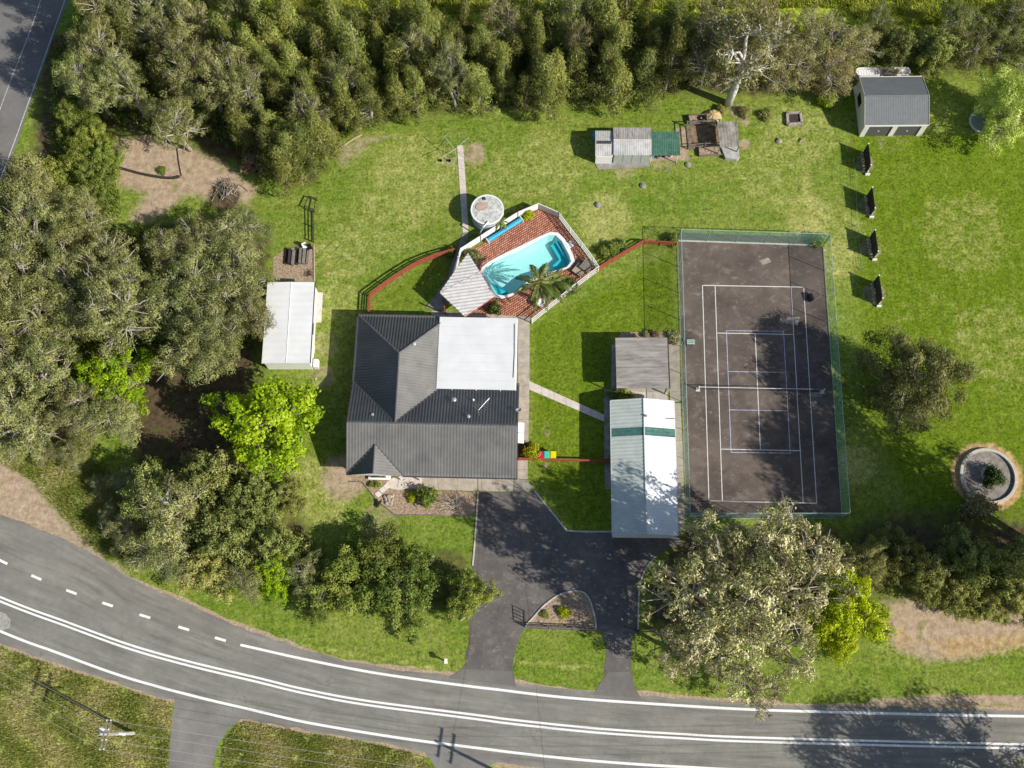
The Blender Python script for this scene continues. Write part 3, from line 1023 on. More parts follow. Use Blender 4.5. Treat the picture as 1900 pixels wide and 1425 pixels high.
# ---- house
HY = math.radians(-3.74)
EZ = 2.45
K = 0.405
house = thing('house', 'long low brick house under a dark charcoal tiled roof beside the white patio cover', 'house', (*G(643, 880, 2.5), 0), HY)
B, D1, D2, HW = 17.24, 9.9, 17.24, 9.7
rz = lambda d: EZ+K*d
R1 = rz(D1/2)
R2 = rz(HW/2)
slopes = [
    [(0, 0, EZ), (B, 0, EZ), (B, D1/2, R1), (0, D1/2, R1)],
    [(0, D1, EZ), (HW/2, D1-HW/2, R2), (HW/2, D1/2, R1), (0, D1/2, R1)],
    [(HW, D1, EZ), (B, D1, EZ), (B, D1/2, R1), (HW/2, D1/2, R1), (HW/2, D1-HW/2, R2)],
    [(0, D1, EZ), (0, D2, EZ), (HW/2, D2-HW/2, R2), (HW/2, D1-HW/2, R2)],
    [(HW, D1, EZ), (HW, D2, EZ), (HW/2, D2-HW/2, R2), (HW/2, D1-HW/2, R2)],
    [(0, D2, EZ), (HW, D2, EZ), (HW/2, D2-HW/2, R2)],
]
for p in slopes:
    roof_slope(house, p, M_TILE, 0.31, 0.045, 0.34, 0.025)
GX, GD = 2.85, 2.85
zg = rz(GD)+0.06
roof_slope(house, [(-0.05, -0.12, EZ+0.05), (GX, -0.12, zg), (GX, GD, zg)], M_TILE, 0.31, 0.045, 0.34, 0.025)
roof_slope(house, [(2*GX+0.05, -0.12, EZ+0.05), (GX, -0.12, zg), (GX, GD, zg)], M_TILE, 0.31, 0.045, 0.34, 0.025)
MB().add([(0.1, -0.05, EZ-0.05), (2*GX-0.1, -0.05, EZ-0.05), (GX, -0.05, zg-0.08)], [(0, 1, 2)]).build('gable_end', M_CREAM, house, world=False)


def cap(p, q, r=0.11):
    MB().tube([p, q], r, 6).build('ridge_cap', M_TILECAP, house, world=False)


cap((0, D1/2, R1+0.03), (B, D1/2, R1+0.03))
cap((HW/2, D1/2+0.1, R2+0.04), (HW/2, D2-HW/2, R2+0.04))
cap((0, D2, EZ+0.05), (HW/2, D2-HW/2, R2+0.05))
cap((HW, D2, EZ+0.05), (HW/2, D2-HW/2, R2+0.05))
cap((GX, -0.12, zg+0.03), (GX, GD, zg+0.03), 0.09)
for a, b in (((0.02, D1-0.02, EZ+0.02), (HW/2, D1-HW/2, R2+0.02)), ((HW-.02, D1-.02, EZ+0.02), (HW/2, D1-HW/2, R2+0.02)), ((0, 0.02, EZ+0.05), (GX, GD, zg-0.02)), ((2*GX, 0.02, EZ+0.05), (GX, GD, zg-0.02))):
    MB().bar((a[0], a[1], a[2]), (b[0], b[1], b[2]), 0.16, 0.05).build('valley', M_GUTTER, house, world=False)
for (x0, x1, y0, y1) in ((-0.12, 0.0, D1, D2+0.12), (-0.12, HW+0.12, D2, D2+0.12), (HW, HW+0.12, D1+0.12, D2), (HW+.12, B+0.02, D1, D1+0.12), (2*GX, B+0.02, -0.13, 0.0)):
    MB().box(x0, x1, y0, y1, EZ-0.12, EZ+0.03).build('gutter', M_GUTTER, house, world=False)
for x in (-0.04, B+0.0):
    for y0, y1 in ((0, D1/2), (D1, D1/2)):
        MB().bar((x, y0, EZ-0.16), (x, y1, R1-0.16), 0.05, 0.2).build('barge_board', M_GUTTER, house, world=False)
# walls: front wing and rear wing, 0.5 m inside the eaves
MB().prism([(0.25, 0.75), (B-0.25, 0.75), (B-0.25, D1-0.5), (HW-0.5, D1-0.5), (HW-0.5, D2-0.5), (0.5, D2-0.5), (0.5, D1-.5), (0.25, D1-.5)], 0, EZ-0.06).build('wall', M_BRICK, house, world=False)
for x in (0.25, B-0.25):
    s_ = 0.03
    MB().add([(x, 0.6, EZ-0.06), (x, D1-0.6, EZ-0.06), (x, D1/2, R1-0.12)], [(0, 1, 2)]).build('gable_end', M_BRICK, house, world=False)
MB().box(0.0, B, 0.02, D1-0.02, EZ-0.1, EZ-0.065).build('soffit', M_WPAINT, house, world=False)
MB().box(0.02, HW-0.02, D1, D2-0.02, EZ-0.1, EZ-0.065).build('soffit', M_WPAINT, house, world=False)
# bay window in white frame under the little front gable
bay = MB().prism([(1.75, 0.72), (2.25, 0.12), (3.85, 0.12), (4.35, 0.72)], 0.35, EZ-0.12).build('bay_window', M_WPAINT, house, world=False)
for x0, x1 in ((2.32, 2.78), (2.84, 3.26), (3.32, 3.78)):
    MB().box(x0, x1, 0.095, 0.118, 0.75, 2.1).build('pane', M_GLASS, bay, world=False)
MB().box(1.9, 4.2, -0.02, 0.6, 0.25, 0.345).build('sill', M_WPAINT, house, world=False)
window(house, 7.6, 0.75, 0.8, 1.8, 1.2, 'front')
window(house, 10.6, 0.75, 0.8, 1.8, 1.2, 'front')
window(house, 14.4, 0.75, 0.5, 2.4, 1.6, 'front', n=3)
window(house, 0.5, 13.5, 0.9, 1.6, 1.1, 'left')
window(house, 0.25, 7.0, 0.9, 1.6, 1.1, 'left')
window(house, 5.0, D2-0.5, 0.9, 1.6, 1.1, 'back')
dd_ = MB().box(5.35, 6.3, 0.69, 0.748, 0.1, 2.15).build('door', M_RED, house, world=False)
MB().box(5.42, 5.47, 0.64, 0.688, 1.0, 1.15).build('handle', M_STEEL, dd_, world=False)
MB().box(5.0, 7.4, -0.75, 0.7, 0.0, 0.10).build('porch_step', M_CONC2, house, world=False)
for x in (5.25, 7.2):
    MB().box(x, x+0.1, 0.0, 0.1, 0.10, EZ-0.1).build('porch_post', M_WPAINT, house, world=False)
# twin white awning panels on the right gable wall
for y0 in (3.85, 4.98):
    MB().add([(B-0.22, y0, 1.75), (B+0.62, y0, 1.55), (B+0.62, y0+1.06, 1.55), (B-0.22, y0+1.06, 1.75), (B-0.22, y0, 1.71), (B+0.62, y0, 1.51), (B+0.62, y0+1.06, 1.51), (B-0.22, y0+1.06, 1.71)],
             [(0, 1, 2, 3), (7, 6, 5, 4), (0, 4, 5, 1), (1, 5, 6, 2), (2, 6, 7, 3)]).build('awning', M_WPAINT, house, world=False)


def roof_vent(u, v, z, parent=house, r=0.13, h=0.45, m=M_STEEL):
    x, y = G(u, v, z)
    MB().lathe((x, y, z-0.3), [(r*0.7, 0), (r*0.7, h), (r*1.25, h), (r*1.3, h+0.12), (r*0.8, h+0.2), (0.01, h+0.22)], 12).build('vent', m, parent)


roof_vent(691.5, 770, 3.9)
roof_vent(769, 640, 3.6, r=0.16, h=0.6, m=M_OLDTIN)
roof_vent(878.5, 743, 3.4, r=0.09, m=M_WPAINT)
roof_vent(869.5, 773.5, 4.2, r=0.15)
x, y = G(843, 743, 3.5)
MB().lathe((x, y, 3.25), [(0.05, 0), (0.05, 0.45), (0.22, 0.5), (0.24, 0.6), (0.1, 0.66), (0.01, 0.67)], 14).build('vent', M_STEEL, house)

# TV antenna on its mast
ax, ay = G(889, 771, 4.0)
ant = thing('tv_antenna', 'spindly aluminium television antenna on a mast above the house roof', 'antenna', (ax, ay, 3.7))
MB().tube([(ax, ay, 3.65), (ax, ay, 6.0)], 0.025, 6).build('mast', M_STEEL, ant)
d_ = np.array(G(908, 748, 6.0))-np.array(G(888, 770, 6.0))
d_ /= np.linalg.norm(d_)
p_ = np.array([-d_[1], d_[0]])
MB().tube([(ax, ay, 5.95), (ax+d_[0]*1.7, ay+d_[1]*1.7, 5.95)], 0.014, 5).build('boom', M_STEEL, ant)
for i in range(6):
    c0 = np.array([ax, ay])+d_*(0.02+i*0.24)
    hw = 0.75-0.08*i
    MB().tube([(c0[0]-p_[0]*hw, c0[1]-p_[1]*hw, 5.97), (c0[0]+p_[0]*hw, c0[1]+p_[1]*hw, 5.97)], 0.009, 4).build('element', M_STEEL, ant)
# satellite dish
sx, sy = G(961, 762, 4.2)
dish = thing('satellite_dish', 'small grey satellite dish on the gable end of the house roof', 'satellite dish', (sx, sy, 3.6))
MB().tube([(sx-0.12, sy, 3.5), (sx, sy, 4.1), (sx+0.05, sy, 4.3)], 0.03, 6).build('arm', M_STEEL, dish)
mb = MB().lathe((0, 0, 0), [(0.005, 0.0), (0.12, 0.012), (0.24, 0.05), (0.33, 0.10), (0.33, 0.085), (0.24, 0.03), (0.005, -0.02)], 18)
rot = Matrix.Rotation(math.radians(-35), 4, 'X')
mb.v = [tuple((rot @ Vector(p))+Vector((sx+0.06, sy, 4.32))) for p in mb.v]
mb.build('bowl', mat('dish_grey', (0.42, 0.44, 0.46), 0.5, 0.05, 3), dish, smooth=True)

# ---- patio cover
patio = thing('patio_cover', 'flat bright white patio roof built against the rear of the house', 'patio cover', (*G(643, 880, 2.5), 0), HY)
PX0, PX1, PY0, PY1, PZ = 8.72, 16.86, 9.12, 16.94, 2.86
np_ = 8
w_ = (PY1-PY0)/np_
for i in range(np_):
    MB().box(PX0, PX1, PY0+i*w_+0.004, PY0+(i+1)*w_-0.004, PZ, PZ+0.09).build('roof_panel', M_WHITE, patio, world=False)
for (x0, x1, y0, y1) in ((PX1-0.10, PX1-0.02, PY0+0.02, PY1-.02), (PX0, PX0+0.08, PY0+0.9, PY1-.02)):
    MB().box(x0, x1, y0, y1, PZ-0.15, PZ-0.003).build('beam', M_WPAINT, patio, world=False)
MB().box(PX0, PX1, PY1, PY1+0.08, PZ-0.08, PZ+0.06).build('gutter', M_WPAINT, patio, world=False)
MB().box(PX1, PX1+.09, PY0+.0, PY1, PZ-0.10, PZ+0.045).build('gutter', M_WPAINT, patio, world=False)
MB().tube([(PX1-0.25, PY0+1.35, PZ+0.10), (PX1-.19, PY0+4, PZ+0.10), (PX1-0.26, PY1-0.55, PZ+0.10)], 0.045, 6).build('gutter_gap', M_GUTTER, patio, world=False)  # dark tube standing in for the gap along the gutter
for (x, y) in ((PX1-0.06, PY1-0.12), (PX1-0.06, PY0+2.6), (PX1-0.06, PY0+5.2), (PX0+2.8, PY1-.12), (PX0+5.4, PY1-.12), (PX0+0.04, PY1-0.12)):
    MB().box(x-0.045, x+0.045, y-0.045, y+0.045, 0.03, PZ-0.152).build('post', M_WPAINT, patio, world=False)
for x in (10.3, 12.8, 15.3):
    MB().box(x, x+0.06, 9.0, 9.119, PZ-0.05, PZ+0.04).build('bracket', M_WPAINT, patio, world=False)

# ---- two-door garage
GYW = math.radians(-2.09)
gar = thing('garage', 'cream double garage with slate grey gable roof and two roller doors', 'garage', (*G(1593.7, 251.6), 0), GYW)
gw, gd, ge, gr = 7.0, 5.95, 2.4, 3.45
walls(gar, 0, gw, 0, gd, ge, M_CREAM)
for x in (0.0, gw):
    MB().add([(x, 0, ge), (x, gd, ge), (x, gd/2, gr-0.03)], [(0, 1, 2)]).build('gable_end', M_CREAM, gar, world=False)
roof_slope(gar, [(-0.06, -0.12, ge-0.02), (gw+0.06, -0.12, ge-0.02), (gw+0.06, gd/2, gr), (-0.06, gd/2, gr)], M_SHEDROOF, 0.19, 0.016)
roof_slope(gar, [(-0.06, gd+0.12, ge-0.02), (gw+0.06, gd+0.12, ge-0.02), (gw+0.06, gd/2, gr), (-0.06, gd/2, gr)], M_SHEDROOF, 0.19, 0.016)
MB().tube([(-0.07, gd/2, gr+0.02), (gw+0.07, gd/2, gr+0.02)], 0.08, 6).build('ridge_cap', M_SHEDROOF, gar, world=False)
for y in (-0.2, gd+0.12):
    MB().box(-0.06, gw+0.06, y, y+0.08, ge-0.12, ge+0.0).build('gutter', M_CREAM, gar, world=False)
for x in (-0.09, gw+0.065):
    for y0 in (-0.12, gd+0.12):
        MB().bar((x+.012, y0, ge-0.12), (x+.012, gd/2, gr-0.10), 0.025, 0.17).build('barge_board', M_CREAM, gar, world=False)
for x0 in (0.55, 3.75):
    d = MB().box(x0, x0+2.65, -0.045, -0.004, 0.0, 2.12).build('roller_door', M_ROLLER, gar, world=False)
    for k in range(1, 9):
        MB().box(x0+.01, x0+2.64, -0.056, -0.046, k*0.235, k*0.235+0.03).build('rib', M_ROLLER, d, world=False)
    MB().box(x0+1.25, x0+1.40, -0.09, -0.057, 0.98, 1.12).build('handle', M_WPAINT, d, world=False)
# openings: piers and lintel stand proud of the recessed doors
for (x0, x1, z0, z1) in ((0.0, 0.55, 0, ge-.005), (3.2, 3.75, 0, ge-.005), (6.4, gw, 0, ge-.005), (0.55, 3.2, 2.12, ge-.005), (3.75, 6.4, 2.12, ge-.005)):
    MB().box(x0, x1, -0.14, -0.004, z0, z1).build('door_surround', M_CREAM, gar, world=False)
dm = mat('dark_opening', (0.012, 0.012, 0.012), 0.9, 0.1)
MB().box(-0.03, -0.004, 3.0, 4.4, 0.9, 2.05).build('window', dm, gar, world=False)  # near-black panel stands for the shade inside a wall opening
MB().box(-0.45, -0.01, 4.7, 5.4, 1.2, 1.75).build('air_conditioner', M_WPAINT, gar, world=False)
# white troughs and a timber table behind the garage
gl = lambda x, y: (lambda o, a: (o[0]+math.cos(a)*x-math.sin(a)*y, o[1]+math.sin(a)*x+math.cos(a)*y))(G(1593.7, 251.6), GYW)
def trough(xa, xb, yc, label):
    t = thing('trough', label, 'trough', (*gl((xa+xb)/2, yc), 0), GYW)
    L_ = (xb-xa)/2-0.55
    def ring(r, z):
        out = []
        for k in range(24):
            w = 2*math.pi*k/24
            out.append((math.cos(w)*r+(L_ if math.cos(w) >= 0 else -L_), math.sin(w)*r, z))
        return out
    m_ = MB()
    rings = [ring(0.5, 0), ring(0.55, 0.95), ring(0.46, 0.95), ring(0.42, 0.55)]
    for r_ in rings:
        m_.v += r_
    for i in range(3):
        for k in range(24):
            k2 = (k+1) % 24
            m_.f.append((i*24+k, i*24+k2, (i+1)*24+k2, (i+1)*24+k))
    m_.f.append(tuple(3*24+k for k in range(24)))
    m_.build('tub', M_WPAINT, t, world=False)
    for k in range(7):
        x = -L_+k*2*L_/6
        MB().box(x-0.02, x+0.02, -0.46, 0.46, 0.88, 0.93).build('rib', M_WPAINT, t, world=False)
    MB().box(-.5, .5, -.4, .4, -0.001, .02).build('base', M_CONCD, t, world=False)


trough(0.15, 3.05, 7.75, 'long white ribbed trough behind the garage, left of the timber table')
trough(4.4, 6.4, 7.75, 'short white ribbed trough behind the garage, right of the timber table')
tb = thing('timber_table', 'dark slatted timber table between the white troughs behind the garage', 'table', (*gl(3.75, 7.8), 0), GYW)
for k in range(6):
    MB().box(-0.85, 0.85, -0.5+k*0.17, -0.5+k*0.17+0.15, 0.95, 1.0).build('slat', M_GREY, tb, world=False)
for sx_ in (-0.75, 0.75):
    for sy_ in (-0.4, 0.4):
        MB().box(sx_-0.04, sx_+0.04, sy_-0.04, sy_+0.04, 0, 0.949).build('leg', M_DARKT, tb, world=False)

# ---- long shed beside the court
LYW = math.radians(-3.08)
lsh = thing('long_shed', 'long gabled shed beside the tennis court, sage roof with the sunlit slope coloured white', 'shed', (*G(1137, 992.6, 2.4), 0), LYW)
lw, ll, le, lr = 6.48, 13.9, 2.4, 3.25
walls(lsh, 0.12, lw-0.12, 0.12, ll-0.12, le-0.03, M_PALEROOF)
for y in (0.12, ll-0.12):
    MB().add([(0.12, y, le-.03), (lw-0.12, y, le-.03), (lw/2, y, lr-0.06)], [(0, 1, 2)]).build('gable_end', M_PALEROOF, lsh, world=False)
yb0, yb1 = 10.05, 10.92
for (y0, y1, ms) in ((0.0, yb0, 0), (yb0, yb1, 1), (yb1, ll, 0)):
    dz = -0.02 if ms else 0.0
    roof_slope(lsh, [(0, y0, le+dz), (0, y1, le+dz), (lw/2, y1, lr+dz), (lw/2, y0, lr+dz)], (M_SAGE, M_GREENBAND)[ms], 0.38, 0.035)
    roof_slope(lsh, [(lw, y0, le+dz), (lw, y1, le+dz), (lw/2, y1, lr+dz), (lw/2, y0, lr+dz)], (M_PALEROOF, M_GREENBAND)[ms], 0.38, 0.035)  # sunlit tone of this slope is put into its paler sheet colour
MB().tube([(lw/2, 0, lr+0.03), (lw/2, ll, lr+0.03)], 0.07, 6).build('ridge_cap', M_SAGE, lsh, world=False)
for x in (-0.1, lw):
    MB().box(x, x+0.1, 0.0, ll, le-0.1, le+0.01).build('gutter', M_SAGE, lsh, world=False)
for y0, y1 in ((-0.05, 0), (ll, ll+0.05)):
    for xa in (0.0, lw):
        MB().bar((xa, (y0+y1)/2, le-0.1), (lw/2, (y0+y1)/2, lr-0.1), 0.04, 0.15).build('barge_board', M_SAGE, lsh, world=False)
window(lsh, 0.12, 4.0, 1.0, 1.5, 0.9, 'left')
window(lsh, 0.12, 8.0, 1.0, 1.5, 0.9, 'left')
roof_vent(1199, 772, 3.3, lsh, r=0.12, h=0.35)
x, y = G(1241, 776, 2.9)
MB().tube([(x-.5, y+0.05, 2.62), (x, y, 2.75), (x+0.9, y-0.1, 2.75)], 0.05, 6).build('flue', M_STEEL, lsh)

# ---- gazebo
AYW = math.radians(-2.51)
gz = thing('gazebo', 'square open shelter with weathered grey sheet roof next to the tennis court', 'shelter', (*G(1144, 720, 2.6), 0), AYW)
for i in range(10):
    y0 = i*0.545
    z0 = 2.60+(0.0, 0.035)[i % 2]+i*0.006
    roof_slope(gz, [(0, y0, z0), (5.4, y0, z0+0.08), (5.4, y0+0.56, z0+0.1), (0, y0+0.56, z0+0.02)], M_GAZ, 0.18, 0.02, across=True, name='roof_sheet')
MB().box(-0.02, 5.42, 0.02, 5.42, 2.46, 2.52).build('ceiling', M_GREY, gz, world=False)
MB().box(5.42, 5.54, 0.0, 5.45, 2.5, 2.63).build('gutter', M_DARKT, gz, world=False)
for (x, y) in ((0.12, 0.12), (5.2, 0.12), (0.12, 5.2), (5.2, 5.2), (0.12, 2.7), (5.2, 2.7)):
    MB().box(x, x+0.1, y, y+0.1, 0.045, 2.458).build('post', M_GREY, gz, world=False)
for y in (0.1, 5.3):
    MB().box(0.0, 5.4, y, y+0.06, 2.3, 2.457).build('beam', M_GREY, gz, world=False)
MB().box(0.15, 0.22, 0.3, 5.1, 0.045, 1.0).build('rail_panel', M_GREY, gz, world=False)

# ---- white shed among the trees
WYW = math.radians(-2.3)
ws = thing('white_shed', 'plain white shed with blown-white gable roof at the edge of the trees', 'shed', (*G(487, 674, 2.4), 0), WYW)
ww, wl, we, wr = 4.95, 9.15, 2.35, 2.43
walls(ws, 0.1, ww-0.1, 0.1, wl-0.1, we-0.04, M_WPAINT)
for y in (0.1, wl-0.1):
    MB().add([(0.1, y, we-.04), (ww-0.1, y, we-.04), (ww/2, y, wr-0.06)], [(0, 1, 2)]).build('gable_end', M_WPAINT, ws, world=False)
for xa in (0, ww):
    roof_slope(ws, [(xa, 0, we), (xa, wl, we), (ww/2, wl, wr), (ww/2, 0, wr)], M_WHITE, 0.76, 0.02)
MB().tube([(ww/2, 0, wr+0.0), (ww/2, wl, wr+0.0)], 0.05, 6).build('ridge_cap', M_WHITE, ws, world=False)
for x in (-0.1, ww):
    MB().box(x, x+0.1, 0, wl, we-0.12, we+0.0).build('gutter', M_GUTTER if x > 0 else M_WPAINT, ws, world=False)
window(ws, ww-0.1, 4.2, 0.9, 1.5, 0.9, 'right')
MB().box(ww-0.098, ww-0.04, 1.9, 2.75, 0.02, 2.0).build('door', M_WPAINT, ws, world=False)
MB().box(ww+.05, ww+0.55, 0.1, 1.0, 0.02, 0.75).build('air_conditioner', M_WPAINT, ws, world=False)
MB().box(ww-0.09, ww+.5, 5.4, 8.9, 0.0, 0.06).build('step', M_CONC2, ws, world=False)

# ---- hen house cluster
def lean_shed(name, label, px0, w, d, zf, zb, m, yaw, wallm, front=None, ridge=None, base=0.0):
    t = thing(name, label, 'shed', (*G(*px0), 0), yaw)
    if ridge:
        yr, zr = ridge
        roof_slope(t, [(-0.06, -0.08, zf), (w+0.06, -0.08, zf), (w+0.06, yr, zr), (-0.06, yr, zr)], m[0], 0.2, 0.025)
        roof_slope(t, [(-0.06, d+0.08, zb), (w+0.06, d+0.08, zb), (w+0.06, yr, zr), (-0.06, yr, zr)], m[1], 0.2, 0.025)
    else:
        roof_slope(t, [(-0.06, -0.08, zf), (w+0.06, -0.08, zf), (w+0.06, d+0.08, zb), (-0.06, d+0.08, zb)], m[0], 0.2, 0.03)
    if wallm:
        h = min(zf, zb)-0.06
        walls(t, 0, w, 0, d, h, wallm)
    return t


CY = math.radians(-3.0)
hb = lean_shed('hen_house', 'hen house with grey corrugated gable roof and panelled front behind the concrete strip', (1137, 302), 4.1, 3.15, 1.95, 2.15, (M_OLDTIN, M_OLDTIN2), CY, M_OLDTIN, ridge=(1.65, 2.4))
for k in range(4):
    MB().box(0.06+k*1.01, 0.06+k*1.01+0.95, -0.05, -0.005, 0.05, 1.8).build('front_panel', mat('grey_green_panel', (0.40, 0.43, 0.40), 0.6, 0.1, 2), hb, world=False)
ha = lean_shed('hen_house_annexe', 'small pale annexe with split tin roof at the left end of the hen house', (1104, 303), 1.85, 2.9, 1.75, 2.0, (M_OLDTIN, M_OLDTIN), CY, M_WPAINT, ridge=(1.45, 2.15))
MB().box(0.0, 1.85, -.05, -0.005, 0.0, 1.6).build('front_panel', M_WPAINT, ha, world=False)
MB().box(0.1, 1.7, 1.25, 1.62, 2.16, 2.2).build('roof_slot', M_GUTTER, ha, world=False)
MB().box(-.25, .25, 3.0, 3.5, 0.0, 0.85).build('drum', M_BLUE, ha, world=False)
hc = lean_shed('lean_to', 'open lean-to with dark green corrugated roof joined to the hen house', (1205, 303), 3.15, 2.75, 1.9, 2.1, (M_GREENR, M_GREENR), CY, None)
for (x, y) in ((0.05, 0.05), (3.0, 0.05), (0.05, 2.6), (3.0, 2.6)):
    MB().box(x, x+0.08, y, y+0.08, 0, 1.88).build('post', M_WPAINT, hc, world=False)
MB().box(0, 3.1, 2.68, 2.72, 0, 1.8).build('back_wall', M_OLDTIN, hc, world=False)
MB().prism(GP([(1104, 303), (1205, 301.5), (1206, 309), (1203, 311), (1110, 315)]), 0, 0.06).build('concrete_strip', M_CONCD, kind='structure')
MB().sheet(GP([(1205, 283), (1252, 281), (1252, 297), (1206, 299)]), 0.012).build('bare_floor', mat('bare_floor_soil', (0.36, 0.26, 0.19), 0.95, 0.4, 3), kind='structure')
# odds and ends stored under the lean-to
for i, (u, v, s_, m_, nm, lb) in enumerate([(1211, 290, 0.45, M_BLUE, 'bucket', 'blue bucket on the ground in front of the green lean-to'), (1222, 291, 0.5, M_GREY, 'crate', 'grey crate on the ground in front of the green lean-to'), (1231, 289, 0.42, M_DARKT, 'tyre', 'black tyre lying in front of the green lean-to'), (1245, 290, 0.4, M_WPAINT, 'drum', 'white drum at the right post of the green lean-to')]):
    x, y = G(u, v)
    if nm == 'crate':
        mb = MB()
        mb.obox((x, y, 0), (s_, s_*0.8, 0.05), 0.3)
        for a, b, c1, c2 in ((-s_/2+.02, 0, .03, s_*.8), (s_/2-.02, 0, .03, s_*.8), (0, -s_*.4+.02, s_, .03), (0, s_*.4-.02, s_, .03)):
            ca, sa = math.cos(.3), math.sin(.3)
            mb.obox((x+ca*a-sa*b, y+sa*a+ca*b, 0), (c1, c2, .3), .3)
    elif nm == 'tyre':
        mb = MB().lathe((x, y, 0), [(s_*.5, 0), (s_*.62, 0.03), (s_*.66, .1), (s_*.62, .19), (s_*.5, .21), (s_*.36, .2), (s_*.34, .1), (s_*.36, .01), (s_*.5, 0)], 20)
    else:
        mb = MB().lathe((x, y, 0), [(0.01, 0), (s_*.38, 0), (s_*.5, s_), (s_*.45, s_), (s_*.36, .06), (0.01, .05)], 16)
    mb.build(nm, m_, label=lb, cat=nm)

# ---- animal pen with stained sheet roof
pen = thing('pen', 'timber rail pen of bare soil with a stained sheet roof over one end', 'pen', (*G(1320, 252), 0))
pc = GP([(1273, 235), (1333, 231), (1337, 273), (1277, 277)])
MB().prism(pc, 0.0, 0.10).build('soil', mat('pen_soil', (0.22, 0.15, 0.095), 0.95, 0.55, 2.5, .03, 9), pen)
for z in (0.5, 1.0):
    for i in range(4):
        a, b = pc[i], pc[(i+1) % 4]
        MB().bar((*a, z), (*b, z), 0.06, 0.1).build('rail', M_GREY, pen)
for a in pc+GP([(1303, 233), (1307, 275)]):
    MB().obox((*a, 0), (0.12, 0.12, 1.2)).build('post', M_GREY, pen)
rp = GP([(1331, 227), (1368, 226), (1371, 271), (1336, 273)], 1.75)
o_ = XF[pen.name][0]
roof_slope(pen, [(rp[3][0]-o_[0], rp[3][1]-o_[1], 1.7), (rp[2][0]-o_[0], rp[2][1]-o_[1], 1.7), (rp[1][0]-o_[0], rp[1][1]-o_[1], 1.85), (rp[0][0]-o_[0], rp[0][1]-o_[1], 1.85)], mat('mouldy_sheet', (0.26, 0.24, 0.21), 0.9, 0.6, 0.9), 0.35, 0.025)
for a in rp:
    MB().obox((*a, 0), (0.1, 0.1, 1.70)).build('roof_post', M_GREY, pen)
MB().prism(GP([(1336, 275), (1368, 272), (1371, 296), (1366, 300), (1345, 297)]), 0, 0.5).build('end_wall', M_OLDTIN, pen)
bx_ = thing('feed_trough', 'long low timber trough of mulch along the front of the pen', 'trough', (*G(1318, 285), 0))
q = GP([(1296, 276), (1340, 275), (1342, 289), (1297, 291)])
for i in range(4):
    MB().bar((*q[i], 0), (*q[(i+1) % 4], 0), 0.06, 0.4).build('side', M_GREY, bx_)
MB().prism(q, 0.02, 0.28).build('mulch', M_MULCH, bx_)
cb = thing('compost_box', 'open timber compost box holding an old tyre behind the pen', 'compost box', (*G(1296, 222), 0))
q = GP([(1277, 218), (1310, 216), (1311, 230), (1279, 232)])
for i in range(4):
    MB().bar((*q[i], 0), (*q[(i+1) % 4], 0), 0.06, 0.55).build('side', M_GREY, cb)
MB().prism(q, 0.01, 0.35).build('soil', M_MULCH, cb)
x, y = G(1303, 220, 0.35)
MB().lathe((x, y, 0.35), [(0.3, 0), (0.4, .03), (0.42, .1), (0.4, .19), (0.3, .2), (0.22, .19), (0.2, .1), (0.22, 0.01)], 18).build('tyre', M_BLACK, label='black tyre lying in the compost box', cat='tyre')
x, y = G(1322, 219)
mb = MB()
mb.lathe((x, y, 0), [(1.05, 0), (0.95, 0.25), (0.7, 0.5), (0.35, 0.65), (0.01, 0.68)], 22)
mb.v = [(a+RNG.normal(0, .05), b+RNG.normal(0, .05), max(0, c+RNG.normal(0, .03)) if c > 0 else 0) for a, b, c in mb.v]
mb.build('straw_heap', M_STRAW, label='rounded heap of pale straw beside the compost box', cat='straw heap')
# stone square
sq = thing('square_planter', 'small square stone-edged planter alone on the upper lawn', 'planter', (*G(1472, 222), 0))
q = GP([(1460, 212), (1484, 211), (1487, 231), (1461, 233)])
for i in range(4):
    MB().bar((*q[i], 0), (*q[(i+1) % 4], 0), 0.28, 0.35).build('edge_stone', M_ROCK, sq)
MB().prism(q, 0.0, 0.2).build('soil', M_SOIL, sq)


# ------------------------------------------------------------------ pool
DECK = [(870, 466), (895, 452), (962, 406), (999, 388), (1036, 403), (1100, 490), (1109, 503), (1070, 535), (1048, 552), (987, 598), (985, 588), (905, 586), (866, 586), (843, 560), (840, 545), (855, 520)]
DECKW = GP(DECK)
deck = MB().sheet(DECKW, 0.02, [POOL_W]).build('pool_paving', mat('paver_joint', (0.24, 0.12, 0.09), 0.95, 0.2, 6), kind='structure')
# square clay pavers, each a raised block; too small to pick apart, so one joined part
pang = math.radians(31)
ca, sa = math.cos(pang), math.sin(pang)
vs, fs, lv = [], [], []
c0 = np.mean(np.array(DECKW), 0)
sp = 0.235
dk = np.array(DECKW)
for i in range(-64, 65):
    for j in range(-64, 65):
        px_, py_ = (i+0.5*(j % 2))*sp, j*sp
        x = c0[0]+ca*px_-sa*py_
        y = c0[1]+sa*px_+ca*py_
        vs.append((x, y))
cand = np.array(vs)
ok = inside(cand, DECKW) & ~inside(cand, POOL_W) & (edge_dist(cand, DECKW) > 0.12) & (edge_dist(cand, POOL_W) > 0.12)
cand = cand[ok]
V = []
Q = []
A = []
for k, (x, y) in enumerate(cand):
    h = 0.045+random.uniform(-.004, .004)
    s_ = sp*0.455
    r_ = random.random()
    b = len(V)
    for zz in (0.021, h):
        for dx, dy in ((-s_, -s_), (s_, -s_), (s_, s_), (-s_, s_)):
            V.append((x+ca*dx-sa*dy, y+sa*dx+ca*dy, zz))
            A.append(r_)
    Q += [(b+4, b+5, b+6, b+7), (b, b+1, b+5, b+4), (b+1, b+2, b+6, b+5), (b+2, b+3, b+7, b+6), (b+3, b, b+4, b+7)]
